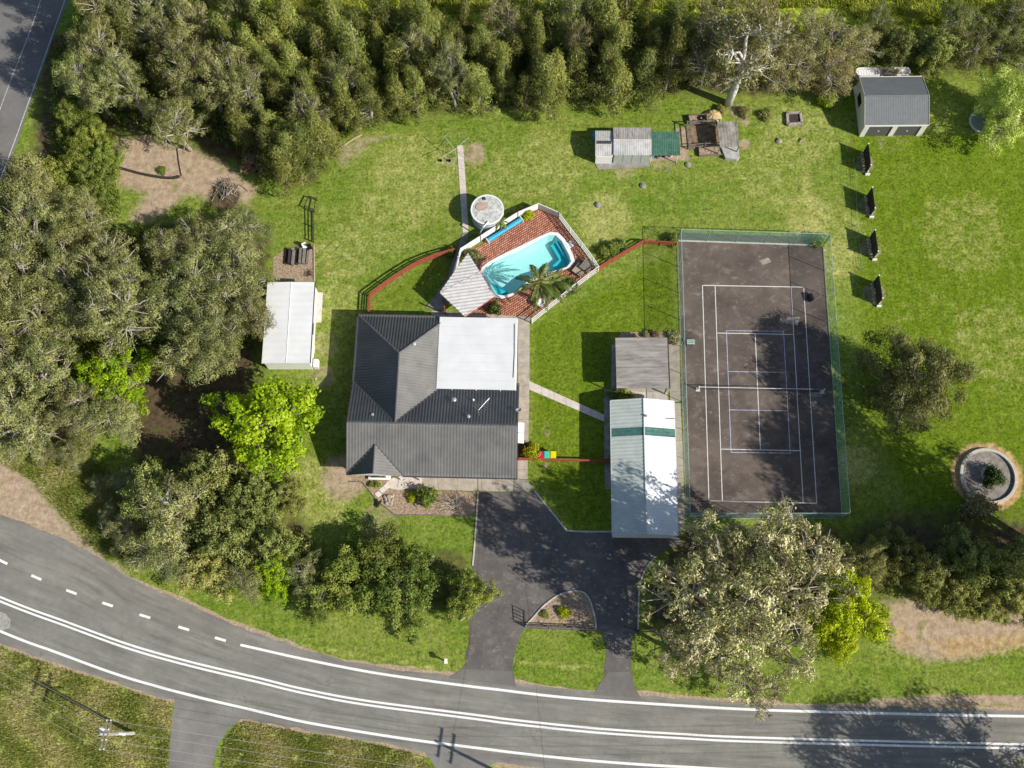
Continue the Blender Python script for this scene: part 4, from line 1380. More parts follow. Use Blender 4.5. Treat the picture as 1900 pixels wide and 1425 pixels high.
pm = leaf_mat('clay_paver', [(0.0, (0.36, 0.125, 0.09)), (0.6, (0.48, 0.18, 0.13)), (1.0, (0.58, 0.26, 0.19))], 0.0, 0.0)
me = fast_mesh('pavers', np.array(V), Q, dict(lv=A))
me.materials.append(pm)
o = bpy.data.objects.new('pavers', me)
COL.objects.link(o)
o.parent = deck
o.location = -deck.location
tag(o, kind='stuff')

pool = thing('swimming_pool', 'rounded turquoise swimming pool with white coping set in red paving', 'swimming pool', (*POOL_C, -1.4))
NP = len(POOL_W)
mb = MB()
for (z, ring) in ((0.0, POOL_W), (0.075, POOL_W), (0.075, POOL_IN), (-0.1, POOL_IN)):
    mb.v += [(x, y, z) for x, y in ring]
for i in range(3):
    for k in range(NP):
        k2 = (k+1) % NP
        mb.f.append((i*NP+k, i*NP+k2, (i+1)*NP+k2, (i+1)*NP+k))
mb.build('coping', M_WPAINT, pool)
mb = MB()
fl = [tuple(np.array(p)+(POOL_C-np.array(p))*0.12) for p in POOL_IN]
mb.v += [(x, y, -0.1) for x, y in POOL_IN]+[(x, y, -1.3) for x, y in fl]
for k in range(NP):
    k2 = (k+1) % NP
    mb.f.append((k, NP+k, NP+k2, k2))
for t in tessellate_polygon([[Vector((x, y, 0)) for x, y in fl]]):
    mb.f.append(tuple(NP+k for k in t))
mb.build('shell', M_POOL, pool)
# blue swim-out steps at the deep end
stp = [(1150, 522), (1195, 500), (1300, 690), (1290, 712), (1215, 742), (1175, 735), (1168, 700), (1225, 650)]
MB().prism([G(*ZP(a, b)) for a, b in stp], -1.25, -0.75).build('step', M_POOLB, pool)
MB().prism([G(*ZP(a, b)) for a, b in [(1192, 502), (1208, 496), (1312, 672), (1302, 690)]], -0.74, -0.42).build('step', M_POOLB, pool)
MB().prism([G(*ZP(a, b)) for a, b in [(565, 842), (620, 930), (700, 972), (770, 930)]], -1.25, -0.45).build('step', M_POOLB, pool)  # blue block colours in the shadow of shelter and palms, not a stair
wm = bpy.data.materials.new('pool_water')
wm.use_nodes = True
n = wm.node_tree.nodes
L = wm.node_tree.links
geo = n.new('ShaderNodeNewGeometry')
n.remove(n['Principled BSDF'])
tr = n.new('ShaderNodeBsdfTransparent')
tr.inputs[0].default_value = (0.72, 0.965, 0.97, 1)
gl_ = n.new('ShaderNodeBsdfGlossy')
gl_.inputs['Roughness'].default_value = 0.03
bp = n.new('ShaderNodeBump')
bp.inputs['Distance'].default_value = 0.05
bp.inputs['Strength'].default_value = 0.7
L.new(noise(2.2, 3, .5), bp.inputs['Height'])
L.new(bp.outputs[0], gl_.inputs['Normal'])
mxs = n.new('ShaderNodeMixShader')
mxs.inputs[0].default_value = 0.035
L.new(tr.outputs[0], mxs.inputs[1])
L.new(gl_.outputs[0], mxs.inputs[2])
L.new(mxs.outputs[0], n['Material Output'].inputs[0])
MB().sheet(POOL_IN, -0.07).build('water', wm, pool)
MB().obox((*G(*ZP(1315, 545)), 0.045), (0.75, 0.75, 0.05), pang).build('skimmer_lid', M_WPAINT, label='white square skimmer lid beside the pool coping', cat='lid')

# pool fence: solid white panels on the far side, open white rails on the near side
def base_of(u, v, z):
    return np.array(G(u, v, z))


FH = 1.35
FT = [(841, 503), (854.7, 461), (891, 438), (926, 415.5), (960.6, 393.7), (999, 377.5), (1037, 394), (1058, 422), (1080, 450), (1101, 478), (1111, 494), (1091, 509), (1070, 525), (1042, 547.5), (1014, 569.5), (987, 591.6)]
FB = [base_of(u, v, FH) for u, v in FT]
pf = thing('pool_fence', 'white pool fence, solid panels on one side and open rails on the other', 'fence', (*FB[0], 0))
for i, p in enumerate(FB):
    MB().obox((*p, 0), (0.09, 0.09, FH+0.05), 0.5).build('post', M_GUTTER if i in (2, 4, 6, 12) else M_WPAINT, pf)
for i in range(len(FB)-1):
    a, b = FB[i], FB[i+1]
    d = (b-a)/np.linalg.norm(b-a)*0.05
    a2, b2 = a+d, b-d
    if i < 6:
        MB().bar((*a2, 0.06), (*b2, 0.06), 0.04, FH-0.1).build('panel', M_CREAM if i == 5 else M_WPAINT, pf)
        MB().bar((*a2, FH-0.039), (*b2, FH-0.039), 0.08, 0.05).build('rail', M_WPAINT, pf)
    else:
        for z in (0.12, FH*0.5, FH-0.06):
            MB().bar((*a2, z), (*b2, z), 0.07, 0.07).build('rail', M_WPAINT, pf)
        nb = int(np.linalg.norm(b2-a2)/0.13)
        pk = MB()
        for k in range(1, nb):
            c1 = a2+(b2-a2)*k/nb
            pk.obox((*c1, 0.191), (0.025, 0.025, FH*0.5-0.192))
            pk.obox((*c1, FH*.5+.071), (0.025, 0.025, FH*0.5-0.132))
        pk.build('pickets', M_WPAINT, pf, kind='stuff')

# corrugated white shade roof over the shallow end
RZ = 2.55
sr_px = [(868.4, 469.5), (890.5, 505), (917, 550), (863, 586.7), (816, 543), (840, 508)]
sw = [np.array(G(u, v, RZ)) for u, v in sr_px]
ctr = sum(sw)/6
shade = thing('pool_shelter', 'six-sided white corrugated shelter roof over the shallow end of the pool', 'shelter', (*ctr, 0))
rel = [(p-ctr) for p in sw]
zz = [2.45, 2.6, 2.5, 2.4, 2.45, 2.55]
mid_ = (rel[1]+rel[4])/2
M_SHADE = mat('white_corrugated_sheet', (0.56, 0.54, 0.52), 0.6, 0.16, 1.6)
roof_slope(shade, [(*rel[0], 2.5), (*rel[1], 2.62), (*rel[4], 2.5), (*rel[5], 2.5)][:4], M_SHADE, 0.36, 0.09, ribdir=(1.0, 0.10))
roof_slope(shade, [(*rel[1], 2.64), (*rel[2], 2.5), (*rel[3], 2.38), (*rel[4], 2.46)], M_SHADE, 0.36, 0.09, ribdir=(1.0, 0.10))
for i, m_, w__ in ((2, M_REDSTEEL, 0.06), (3, M_WPAINT, .05), (0, M_WPAINT, .05), (5, M_WPAINT, .05)):
    a, b = rel[i], rel[(i+1) % 6]
    MB().bar((*a, 2.26), (*b, 2.26), w__, 0.17).build('fascia', m_, shade, world=False)
for i in (0, 2, 3, 4):
    p = rel[i]*0.93
    MB().obox((*p, 0.0), (0.1, 0.1, 2.42)).build('post', M_REDSTEEL, shade, world=False)
x, y = G(827, 583)
MB().obox((x, y, 0), (0.12, 0.12, 2.3)).build('post', M_REDSTEEL, shade)

# blue cover rolled up along the fence
a = np.array(G(906, 446, 0.45))
b = np.array(G(967, 407, 0.45))
pr = thing('pool_cover_roller', 'long blue pool cover rolled up on a reel against the white fence', 'pool cover', (*((a+b)/2), 0))
MB().tube([(*a, 0.45), (*((a+b)/2), 0.45), (*b, 0.45)], 0.24, 14).build('cover_roll', M_BLUE, pr)
for p in (a, b):
    d = (b-a)/np.linalg.norm(b-a)
    q = p-d*0.08 if p is a else p+d*0.08
    MB().obox((*q, 0.03), (0.08, 0.55, 0.62), math.atan2(d[1], d[0])).build('stand', M_WPAINT, pr)
# timber pump box, slatted seat, pool bed
pb_ = thing('slatted_bench', 'pale slatted timber bench in the corner of the pool fence', 'bench', (*G(1075, 503), 0))
a = math.radians(-40)
for k in range(8):
    c1 = np.array(G(1075, 503))+np.array([math.cos(a), math.sin(a)])*(-0.52+k*0.15)
    MB().obox((*c1, 0.42), (0.12, 1.25, 0.05), a).build('slat', M_PALET, pb_)
for sx_, sy_ in ((-.5, -.5), (.5, -.5), (-.5, .5), (.5, .5)):
    c1 = np.array(G(1075, 503))+np.array([math.cos(a)*sx_-math.sin(a)*sy_, math.sin(a)*sx_+math.cos(a)*sy_])
    MB().obox((*c1, 0.03), (0.08, 0.08, 0.389), a).build('leg', M_GREY, pb_)
pbx = thing('pump_box', 'weathered timber pump box against the rail of the pool fence', 'box', (*G(1088, 497), 0))
c1 = np.array(G(1088, 497))
MB().obox((*c1, 0.03), (1.0, 1.2, 0.7), a).build('box', M_GREY, pbx)
for k in range(5):
    c2 = c1+np.array([math.cos(a), math.sin(a)])*(-0.44+k*0.22)
    MB().obox((*c2, 0.731), (0.2, 1.3, 0.03), a).build('lid_board', M_GREY, pbx)
MB().sheet(GP([(862, 478), (885, 462), (893, 470), (893, 487), (880, 495), (862, 500)]), 0.05).build('garden_bed', M_MULCH, kind='structure')
MB().sheet(GP([(1000, 580), (1020, 562), (1045, 535), (1068, 528), (1040, 549), (1005, 577), (990, 588), (990, 575)]), 0.05).build('garden_bed', M_MULCH, kind='structure')
x, y = G(1003, 566)
MB().lathe((x, y, 0.04), [(0.01, 0), (0.3, 0), (0.36, 0.25), (0.42, 0.6), (0.46, 0.85), (0.36, 0.9), (0.34, 0.7), (0.01, 0.66)], 20).build('urn', M_WPAINT, label='white pot at the foot of the palms by the pool', cat='pot')

# ---- water tank
tx, ty = G(904.2, 389, 2.0)
tank = thing('water_tank', 'round concrete rainwater tank with lichened top beside the pool fence', 'water tank', (tx, ty, 0))
MB().lathe((tx, ty, 0), [(1.76, 0), (1.76, 0.6), (1.79, 0.62), (1.79, 0.68), (1.76, 0.7), (1.76, 1.3), (1.79, 1.32), (1.79, 1.38), (1.76, 1.4), (1.76, 1.95), (1.80, 1.96)], 48).build('wall', M_TANKW, tank, smooth=False)
MB().lathe((tx, ty, 0), [(1.80, 1.96), (1.80, 2.0), (1.66, 2.03), (1.0, 2.05), (0.01, 2.07)], 48).build('top', M_TANK, tank)
MB().lathe((tx, ty, 0), [(1.82, 1.95), (1.82, 2.05), (1.66, 2.05), (1.66, 2.0)], 48).build('rim', M_WPAINT, tank)
bx0, by0 = G(894.5, 383, 2.08)
mb = MB()
mb.lathe((0, 0, 0), [(0.66, 0), (0.62, 0.05), (0.3, 0.075), (0.01, 0.08)], 26)
mb.v = [(bx0+p[0]*1.15, by0+p[1]*0.8, 2.055+p[2]) for p in mb.v]
mb.build('hatch', mat('rust_stained_concrete', (0.46, 0.34, 0.27), 0.9, 0.25, 3), tank)
hx, hy = G(898, 368.5, 2.08)
MB().lathe((hx, hy, 2.03), [(0.2, 0), (0.2, 0.06), (0.13, 0.06), (0.13, 0.01), (0.01, 0.01)], 16).build('inlet', M_BLACK, tank)
q0 = G(891, 432, 0.8)
q1 = G(906, 411, 2.15)
MB().tube([(*q0, 0.3), (*q0, 0.9), (*G(897, 423, 1.9), 2.1), (*q1, 2.15), (*q1, 2.0)], 0.07, 8).build('pipe', M_WPAINT, tank)

# ---- clothes hoist
hx, hy = G(846, 291)
ho = thing('clothes_hoist', 'thin rotary clothes hoist beside the end of the concrete path', 'clothes line', (hx, hy, 0))
MB().tube([(hx, hy, 0), (hx, hy, 1.75)], 0.04, 8).build('pole', M_STEEL, ho)
tips = []
for k in range(4):
    w = math.radians(38+90*k)
    tipp = (hx+2.0*math.cos(w), hy+2.0*math.sin(w), 2.05)
    tips.append(tipp)
    MB().tube([(hx, hy, 1.7), tipp], 0.028, 5).build('arm', M_CABLE, ho)
for f_ in (0.45, 0.72, 1.0):
    pts = [tuple(np.array((hx, hy, 1.7))+(np.array(t)-np.array((hx, hy, 1.7)))*f_) for t in tips]
    MB().tube(pts+[pts[0]], 0.007, 3).build('line', M_STEEL, ho)
for u, v in ((818, 299), (834, 299)):
    x, y = G(u, v)
    MB().lathe((x, y, 0), [(0.01, 0), (0.13, 0), (0.16, 0.22), (0.13, 0.22), (0.1, .03), (0.01, .03)], 12).build('peg_bucket', M_BLACK, label='small black bucket on the grass by the clothes hoist', cat='bucket', group='buckets by the clothes hoist')
for k, (u, v) in enumerate(((1110, 380), (1193, 345), (1277, 306))):
    x, y = G(u, v)
    MB().lathe((x, y, 0), [(0.01, 0), (0.34, 0), (0.36, 0.05), (0.3, 0.18), (0.18, 0.2), (0.16, 0.26), (0.01, 0.28)], 18).build('drain_cap', M_CONCD, label='small round concrete cap set in the upper lawn', cat='drain cap', group='concrete caps in the upper lawn')
x, y = G(1488, 262)
MB().bar((x-.3, y-.1, 0.05), (x+.3, y+.15, 0.3), 0.16, 0.12).build('log', M_PALET, label='short pale piece of wood lying on the upper lawn', cat='log')
x, y = G(1445, 262)
mb = MB().lathe((x, y, 0), [(0.32, 0), (0.3, 0.16), (0.15, 0.27), (0.01, 0.3)], 9)
mb.v = [(a+RNG.normal(0, .04), b+RNG.normal(0, .04), c) for a, b, c in mb.v]
mb.build('stone', M_ROCK, label='single grey stone on the upper lawn near the square planter', cat='stone')


# ------------------------------------------------------------------ fences
def rail_fence(name, label, px, nr=4, h=1.05, m=M_RED, top=True, world_pts=None, postm=None, sp=2.2, zt=0.0, group=None, rail_w=0.05, post_w=0.1):
    pts = spline(GP(px, zt), 0.5) if len(px) > 2 else np.array(GP(px, zt))
    L_ = np.concatenate([[0], np.cumsum(np.linalg.norm(np.diff(pts, axis=0), axis=1))])
    m_ = max(2, int(round(L_[-1]/sp))+1)
    t = np.linspace(0, L_[-1], m_)
    P = np.stack([np.interp(t, L_, pts[:, k]) for k in range(2)], 1)
    f = thing(name, label, 'fence', (*P[0], 0), group=group)
    for p in P:
        MB().obox((*p, 0), (post_w, post_w, h+0.04), 0.3).build('post', postm or m, f)
    for i in range(m_-1):
        for k in range(nr):
            z = h*(k+0.55)/nr
            if top and k == nr-1:
                MB().bar((*P[i], h+0.041), (*P[i+1], h+0.041), 0.17, 0.05).build('top_rail', m, f)
            else:
                MB().bar((*P[i], z), (*P[i+1], z), rail_w, 0.11).build('rail', m, f)
    return f


rail_fence('timber_fence', 'curved red timber rail fence between the house corner and the shaded path', [(684, 578), (683, 549), (700, 535), (745, 503), (790, 478), (843, 462)], 5, 1.0, zt=1.0)
rail_fence('timber_fence', 'straight red timber rail fence between the pool fence and the upper lawn', [(1108, 498), (1152, 471), (1196, 446)], 4, 1.0, zt=1.0)
rail_fence('timber_fence', 'red timber rail fence running from the angled fence to the tennis court corner', [(1196, 446), (1256, 451)], 4, 1.0, zt=1.0)
rail_fence('timber_fence', 'low red timber fence behind the wheelie bins', [(962, 851), (1050, 853), (1133, 856)], 3, 0.7, zt=0.7)
rail_fence('front_fence', 'dark weathered post-and-rail fence along the foot of the island garden bed', [(975, 1163), (1040, 1166), (1107, 1169)], 3, 0.9, M_GREY, False)
rail_fence('front_fence', 'weathered post-and-rail fence under the pale-leaved eucalypt', [(1185, 1172), (1300, 1180), (1440, 1182)], 3, 0.9, M_GREY, False, sp=2.6)
rail_fence('front_fence', 'weathered post-and-rail fence end beside the bare earth', [(1560, 1177), (1655, 1174)], 3, 1.1, M_GREY, False, sp=2.6)
rail_fence('front_fence', 'short grey rail fence under the dense green trees by the driveway', [(796, 1131), (828, 1136), (862, 1141)], 2, 0.6, M_GREY, False)
rail_fence('wire_fence', 'dark wire and post fence between the timber stack and the trees', [(582, 395), (583, 450)], 3, 0.9, M_DARKT, False, sp=2.4, rail_w=0.03)
a_, b_ = G(858, 1148), G(870, 1138)
lg = thing('corner_brace', 'pale slanting log brace at the driveway end of the short grey fence', 'log brace', (*G(866, 1145), 0))
MB().tube([(*G(855, 1150), 0.05), (*G(870, 1140), 0.95)], 0.13, 8).build('brace', M_PALET, lg)
MB().tube([(*G(870, 1147), 0.0), (*G(870, 1147), 1.05)], 0.12, 8).build('post', M_GREY, lg)
# open black gate in the drive
gt = thing('driveway_gate', 'open black steel gate standing in the drive beside the island bed', 'gate', (*G(974, 1160), 0))
ga, gb = np.array(G(975, 1160)), np.array(G(973, 1134))
for z in (0.1, 0.95):
    MB().bar((*ga, z), (*gb, z), 0.05, 0.06).build('rail', M_BLACK, gt)
for k in range(5):
    p = ga+(gb-ga)*k/4
    MB().obox((*p, 0.161 if k not in (0, 4) else 0.0), (0.05, 0.05, 0.788 if k not in (0, 4) else 1.15)).build('upright', M_BLACK, gt)
g2 = thing('driveway_gate', 'narrow dark gate post with strut at the right driveway exit', 'gate', (*G(1183, 1170), 0))
MB().obox((*G(1183, 1172), 0), (0.14, 0.14, 1.2)).build('post', M_BLACK, g2)
MB().bar((*G(1183, 1172), 0.9), (*G(1158, 1163), 0.7), 0.06, 0.08).build('arm', M_BLACK, g2)
MB().obox((*G(1158, 1163), 0), (0.08, 0.08, 0.78)).build('foot', M_BLACK, g2)
# letterbox
mx_, my_ = G(829, 1228)
lb = thing('letterbox', 'white letterbox on a post in the verge by the driveway', 'letterbox', (mx_, my_, 0))
MB().obox((mx_, my_, 0), (0.12, 0.12, 0.95)).build('post', M_WPAINT, lb)
MB().obox((mx_, my_, 0.951), (0.26, 0.42, 0.26), 0.2).build('box', M_WPAINT, lb)
MB().bar((mx_-0.0, my_-0.24, 1.212), (mx_, my_+0.24, 1.212), 0.32, 0.04).build('lid', M_WPAINT, lb)

# bins
for (u, cl_, nm) in ((1003.5, (0.55, 0.01, 0.06), 'red'), (1014.5, (0.06, 0.52, 0.36), 'mint green'), (1026, (0.72, 0.60, 0.0), 'yellow')):
    x, y = G(u, 847.5)
    t = thing('wheelie_bin', 'dark wheelie bin with %s lid beside the low red fence' % nm, 'bin', (x, y, 0), HY)
    MB().add([(-.22, -.26, .04), (.22, -.26, .04), (.22, .24, .04), (-.22, .24, .04), (-.28, -.34, .98), (.28, -.34, .98), (.28, .34, .98), (-.28, .34, .98)], [(3, 2, 1, 0), (4, 5, 6, 7), (0, 1, 5, 4), (1, 2, 6, 5), (2, 3, 7, 6), (3, 0, 4, 7)]).build('body', mat('bin_green', (0.02, 0.05, 0.03), 0.5, 0.1, 3), t, world=False)
    lm = mat('bin_lid_'+nm.replace(' ', '_'), cl_, 0.45, 0.06, 3)
    MB().add([(-.30, -.38, .985), (.30, -.38, .985), (.30, .37, .985), (-.30, .37, .985), (-.26, -.33, 1.06), (.26, -.33, 1.06), (.26, .32, 1.10), (-.26, .32, 1.10)], [(3, 2, 1, 0), (4, 5, 6, 7), (0, 1, 5, 4), (1, 2, 6, 5), (2, 3, 7, 6), (3, 0, 4, 7)]).build('lid', lm, t, world=False)
    for sx_ in (-.26, .26):
        mb = MB().tube([(sx_-.03, .28, .12), (sx_+.03, .28, .12)], .12, 12)
        mb.build('wheel', M_BLACK, t, world=False)
    MB().tube([(-.24, .40, .99), (.24, .40, .99)], .02, 6).build('handle', M_BLACK, t, world=False)

# ------------------------------------------------------------------ tennis court
CA = -0.064
CC = np.array([25.875, 31.863])
cX = np.array([math.cos(CA), math.sin(CA)])
cY = np.array([-math.sin(CA), math.cos(CA)])
ct = lambda x, y: tuple(CC+cX*x+cY*y)
F0, F1, F2, F3 = (np.array(G(*p)) for p in ((1257, 447), (1527, 456), (1562, 962), (1273, 962)))
court = MB().sheet([tuple(F0), tuple(F1), tuple(F2), tuple(F3)], 0.02).build('tennis_court', M_COURT, kind='structure')


def cline(x0, y0, x1, y1, w=0.075, m=M_CLINE, nm='court_line', z=0.026):
    MB().strip(np.array([ct(x0, y0), ct(x1, y1)]), w, z).build(nm, m, court)


HWD, HL, SW = 5.485, 11.885, 4.115
for x in (-HWD, HWD):
    cline(x, -HL, x, HL)
for x in (-SW, SW):
    cline(x, -HL+.06, x, HL-.06)
for y in (-HL, HL):
    cline(-HWD+.05, y, HWD-.05, y, 0.09, z=0.030)
for y in (-6.4, 6.4):
    cline(-SW+.05, y, SW-.05, y, z=0.030)
cline(0, -6.36, 0, 6.36, z=0.028)
lb_ = np.array
B4 = [G(1347.8, 613.7), G(1453.7, 614.7), G(1466, 841), G(1356.4, 839.5)]
for i in range(4):
    MB().strip(lb_([B4[i], B4[(i+1) % 4]]), 0.06, 0.032).build('court_line', M_CLINEB, court)
for (a, b, c, d) in ((1352, 689.5, 1457, 691), (1354, 760.6, 1461, 762.5)):
    MB().strip(lb_([G(a, b), G(c, d)]), 0.06, 0.034).build('court_line', M_CLINEB, court)
for i, px in enumerate(([(1408, 484), (1425, 478), (1432, 486), (1415, 492)], [(1445, 590), (1484, 588), (1480, 604), (1452, 598)], [(1504, 728), (1526, 728), (1524, 737), (1506, 736)], [(1506, 745), (1516, 744), (1515, 760), (1508, 760)])):
    MB().sheet(GP(px), 0.0235).build('patch', mat('court_patch', (0.30, 0.255, 0.22), 0.9, 0.4, 2), court)
# net
net = thing('tennis_net', 'tennis net with white tape across the middle of the dark court', 'net', (*ct(0, 0), 0), CA)
for x in (-6.3, 6.75):
    MB().tube([(x, 0, 0), (x, 0, 1.12)], 0.07, 8).build('post', M_WPAINT, net, world=False)
    MB().box(x-0.22, x+0.22, -0.2, 0.2, 0.021, 0.08).build('foot', M_CONC2, net, world=False)
MB().add([(-6.3, 0, 0.03), (6.75, 0, 0.03), (6.75, 0, 1.0), (0.2, 0, 0.93), (-6.3, 0, 1.0)], [(0, 1, 2, 3, 4)]).build('mesh', M_NET, net, world=False)
MB().bar((-6.25, 0, 0.98), (0.2, 0, 0.92), 0.045, 0.06).build('tape', M_WPAINT, net, world=False)
MB().bar((0.2, 0, 0.92), (5.55, 0, 0.97), 0.045, 0.06).build('tape', M_WPAINT, net, world=False)
MB().tube([(5.55, 0, 1.0), (6.7, 0, 1.05)], 0.015, 5).build('cable', M_STEEL, net, world=False)

# chain-link enclosure
FHT = 3.0
cf = thing('court_fence', 'tall green chain-link fence around the tennis court', 'fence', (*F0, 0))
MB().strip(np.array([F0+cY*0.02, F1+cY*0.02]), 0.16, 0.0, 0.10).build('plinth', M_CONC2, cf)


def link_run(a, b, npan, skip=()):
    for i in range(npan+1):
        p = a+(b-a)*i/npan
        MB().tube([(*p, 0), (*p, FHT)], 0.035, 6).build('post', M_POSTG, cf)
    for i in range(npan):
        if i in skip:
            continue
        p, q = a+(b-a)*i/npan, a+(b-a)*(i+1)/npan
        d = (q-p)/np.linalg.norm(q-p)*0.04
        p2, q2 = p+d, q-d
        MB().add([(*p2, 0.12), (*q2, 0.12), (*q2, FHT-0.04), (*p2, FHT-0.04)], [(0, 1, 2, 3)]).build('mesh_panel', M_CHAIN, cf)
        MB().tube([(*p2, FHT), (*q2, FHT)], 0.03, 6).build('top_rail', M_POSTG, cf)
        MB().tube([(*p2, 0.11), (*q2, 0.11)], 0.025, 5).build('bottom_rail', M_POSTG, cf)


link_run(F0, F1, 5)
link_run(F1, F2, 10)
link_run(F0, F3, 10)
link_run(F3, F2, 5)
MB().sheet([tuple(F0+cY*0.15), tuple(F1+cY*0.15), tuple(F1+cY*1.0), tuple(F0+cY*1.0)], 0.015).build('mulch_strip', mat('reddish_mulch', (0.105, 0.068, 0.058), 0.95, 0.4, 4, .02, 14), kind='structure')
# bench and roller on the court
x, y = G(1275, 637)
bn = thing('court_bench', 'small pale slatted bench inside the left court fence', 'bench', (x, y, 0), CA)
for k in range(3):
    MB().box(-0.1, 0.75, -0.26+k*0.2, -0.26+k*0.2+0.13, 0.45, 0.49).build('slat', M_POSTG, bn, world=False)
for xx in (0.0, 0.6):
    MB().box(xx, xx+0.05, -0.24, 0.26, 0.02, 0.449).build('leg', M_STEEL, bn, world=False)
x, y = G(1503, 554)
rl = thing('court_roller', 'dark barrel roller parked on the court by the doubles line', 'roller', (x, y, 0), 0.2)
MB().tube([(0, -0.4, 0.32), (0, 0.4, 0.32)], 0.3, 18).build('drum', M_BLACK, rl, world=False)
MB().tube([(0, -0.45, 0.32), (0.4, -0.4, 0.6), (0.9, -0.3, 0.9), (0.9, 0.3, 0.9), (0.4, 0.4, 0.6), (0, 0.45, 0.32)], 0.025, 6).build('handle', M_STEEL, rl, world=False)

# ---- four upright dark panels along the field edge
PN = [((1602, 284), (1606, 321), 'tall dark upright panel with rubble at its foot, nearest the double garage'),
      ((1609, 364), (1613.5, 400), 'second tall dark upright panel with rubble at its foot, counting from the garage'),
      ((1614, 442), (1619, 479), 'third tall dark upright panel with rubble at its foot, counting from the garage'),
      ((1621, 525), (1627, 565), 'tall dark upright panel with pale rubble at its foot, nearest the weeping tree')]
for (a, b, lab) in PN:
    A_, B_ = np.array(G(*a)), np.array(G(*b))
    t = thing('upright_panel', lab, 'panel', (*((A_+B_)/2), 0))
    d = (B_-A_)/np.linalg.norm(B_-A_)
    s_ = np.array([-d[1], d[0]])
    if s_[0] > 0:
        s_ = -s_
    for k in range(8):
        z = 0.22+k*0.22
        MB().bar((*A_, z), (*B_, z), 0.06, 0.21).build('board', M_DARKT, t)  # dark colour carries the shade on the face turned from the sun
    for p in (A_-d*.06, B_+d*.06):
        MB().obox((*p, 0), (0.1, 0.1, 1.98)).build('post', M_DARKT, t)
        MB().obox((*p, 1.981), (0.13, 0.13, 0.07)).build('cap', M_WPAINT, t)  # white paints in the sunlight on the post tops
    for side in (s_, -s_):
        nlog = 6
        for k in range(nlog):
            c1 = A_+(B_-A_)*(k+0.5)/nlog+side*(0.22 if side is s_ else 0.2)
            mb = MB()
            r0 = random.uniform(0.15, 0.22)
            mb.lathe((*c1, 0), [(r0, 0), (r0*1.05, r0*.8), (r0*.7, r0*1.5), (0.01, r0*1.7)], 7)
            mb.v = [(p[0]+RNG.normal(0, .025), p[1]+RNG.normal(0, .025), p[2]) for p in mb.v]
            mb.build('rubble', M_PALET if (k+int(a[1])) % 3 else M_ROCK, t)
    c1 = B_+d*0.25
    MB().obox((*(c1-s_*0.15), 0), (0.5, 0.16, 0.3), math.atan2(s_[1], s_[0])).build('sunlit_end_block', M_WPAINT, t)  # white block painted for the sunlit foot of the end post
# wire run between the panels
MB().tube([(*G(1582, 300), 0.4), (*G(1586, 330), 0.38), (*G(1589, 420), 0.4), (*G(1598, 500), 0.4)], 0.015, 4).build('fence_wire', M_POSTG, label='thin green wire strung along the field edge past the dark panels', cat='wire')
for k, (u, v) in enumerate(((1582, 300), (1586, 330), (1589, 420), (1598, 500))):
    x, y = G(u, v)
    MB().tube([(x, y, 0), (x, y, 0.75)], 0.03, 5).add([(x-.05, y-.05, .7), (x+.05, y-.05, .7), (x+.05, y+.05, .7), (x-.05, y+.05, .7)], [(0, 1, 2, 3)]).build('wire_post', M_POSTG, label='thin green stake holding the wire past the dark panels', cat='stake', group='stakes of the field edge wire')

# ---- circular planter
RX, RY = G(1832.5, 884)
pl = thing('circular_planter', 'large ring-walled circular bed with white kerb and small centre ring', 'planter', (RX, RY, 0))
MB().lathe((RX, RY, 0), [(2.92, 0), (2.92, 0.32), (2.90, 0.34), (2.64, 0.34), (2.62, 0.32), (2.62, 0.0)], 56).build('outer_kerb', M_KERB, pl)
MB().lathe((RX, RY, 0), [(2.63, 0.06), (1.5, 0.07), (0.01, 0.08)], 48).build('floor', mat('planter_floor', (0.24, 0.215, 0.19), 0.95, 0.4, 1.6, .01, 10), pl)
ix, iy = G(1837, 881)
MB().lathe((ix, iy, 0), [(0.95, 0), (0.95, 0.36), (0.72, 0.36), (0.72, 0.1)], 36).build('inner_kerb', M_KERB, pl)
MB().lathe((ix, iy, 0), [(0.73, 0.25), (0.01, 0.27)], 24).build('soil', M_SOIL, pl)
# ---- trampoline under the fresh green tree
qx, qy = G(1822, 226, 0.75)
tp_ = thing('trampoline', 'round grey trampoline under the fresh green tree by the garage', 'trampoline', (qx, qy, 0))
MB().lathe((qx, qy, 0), [(1.2, 0.76), (0.01, 0.72)], 36).build('mat', mat('trampoline_mat', (0.26, 0.29, 0.30), 0.6, 0.1, 3), tp_)
MB().lathe((qx, qy, 0), [(1.45, 0.76), (1.44, 0.80), (1.2, 0.79), (1.19, 0.75), (1.45, 0.74), (1.45, 0.76)], 36).build('rim', mat('trampoline_rim', (0.55, 0.58, 0.58), 0.5, 0.1, 3), tp_)
for k in range(5):
    w = 2*math.pi*k/5
    MB().tube([(qx+1.35*math.cos(w), qy+1.35*math.sin(w), 0), (qx+1.35*math.cos(w), qy+1.35*math.sin(w), 0.74)], 0.03, 6).build('leg', M_STEEL, tp_)

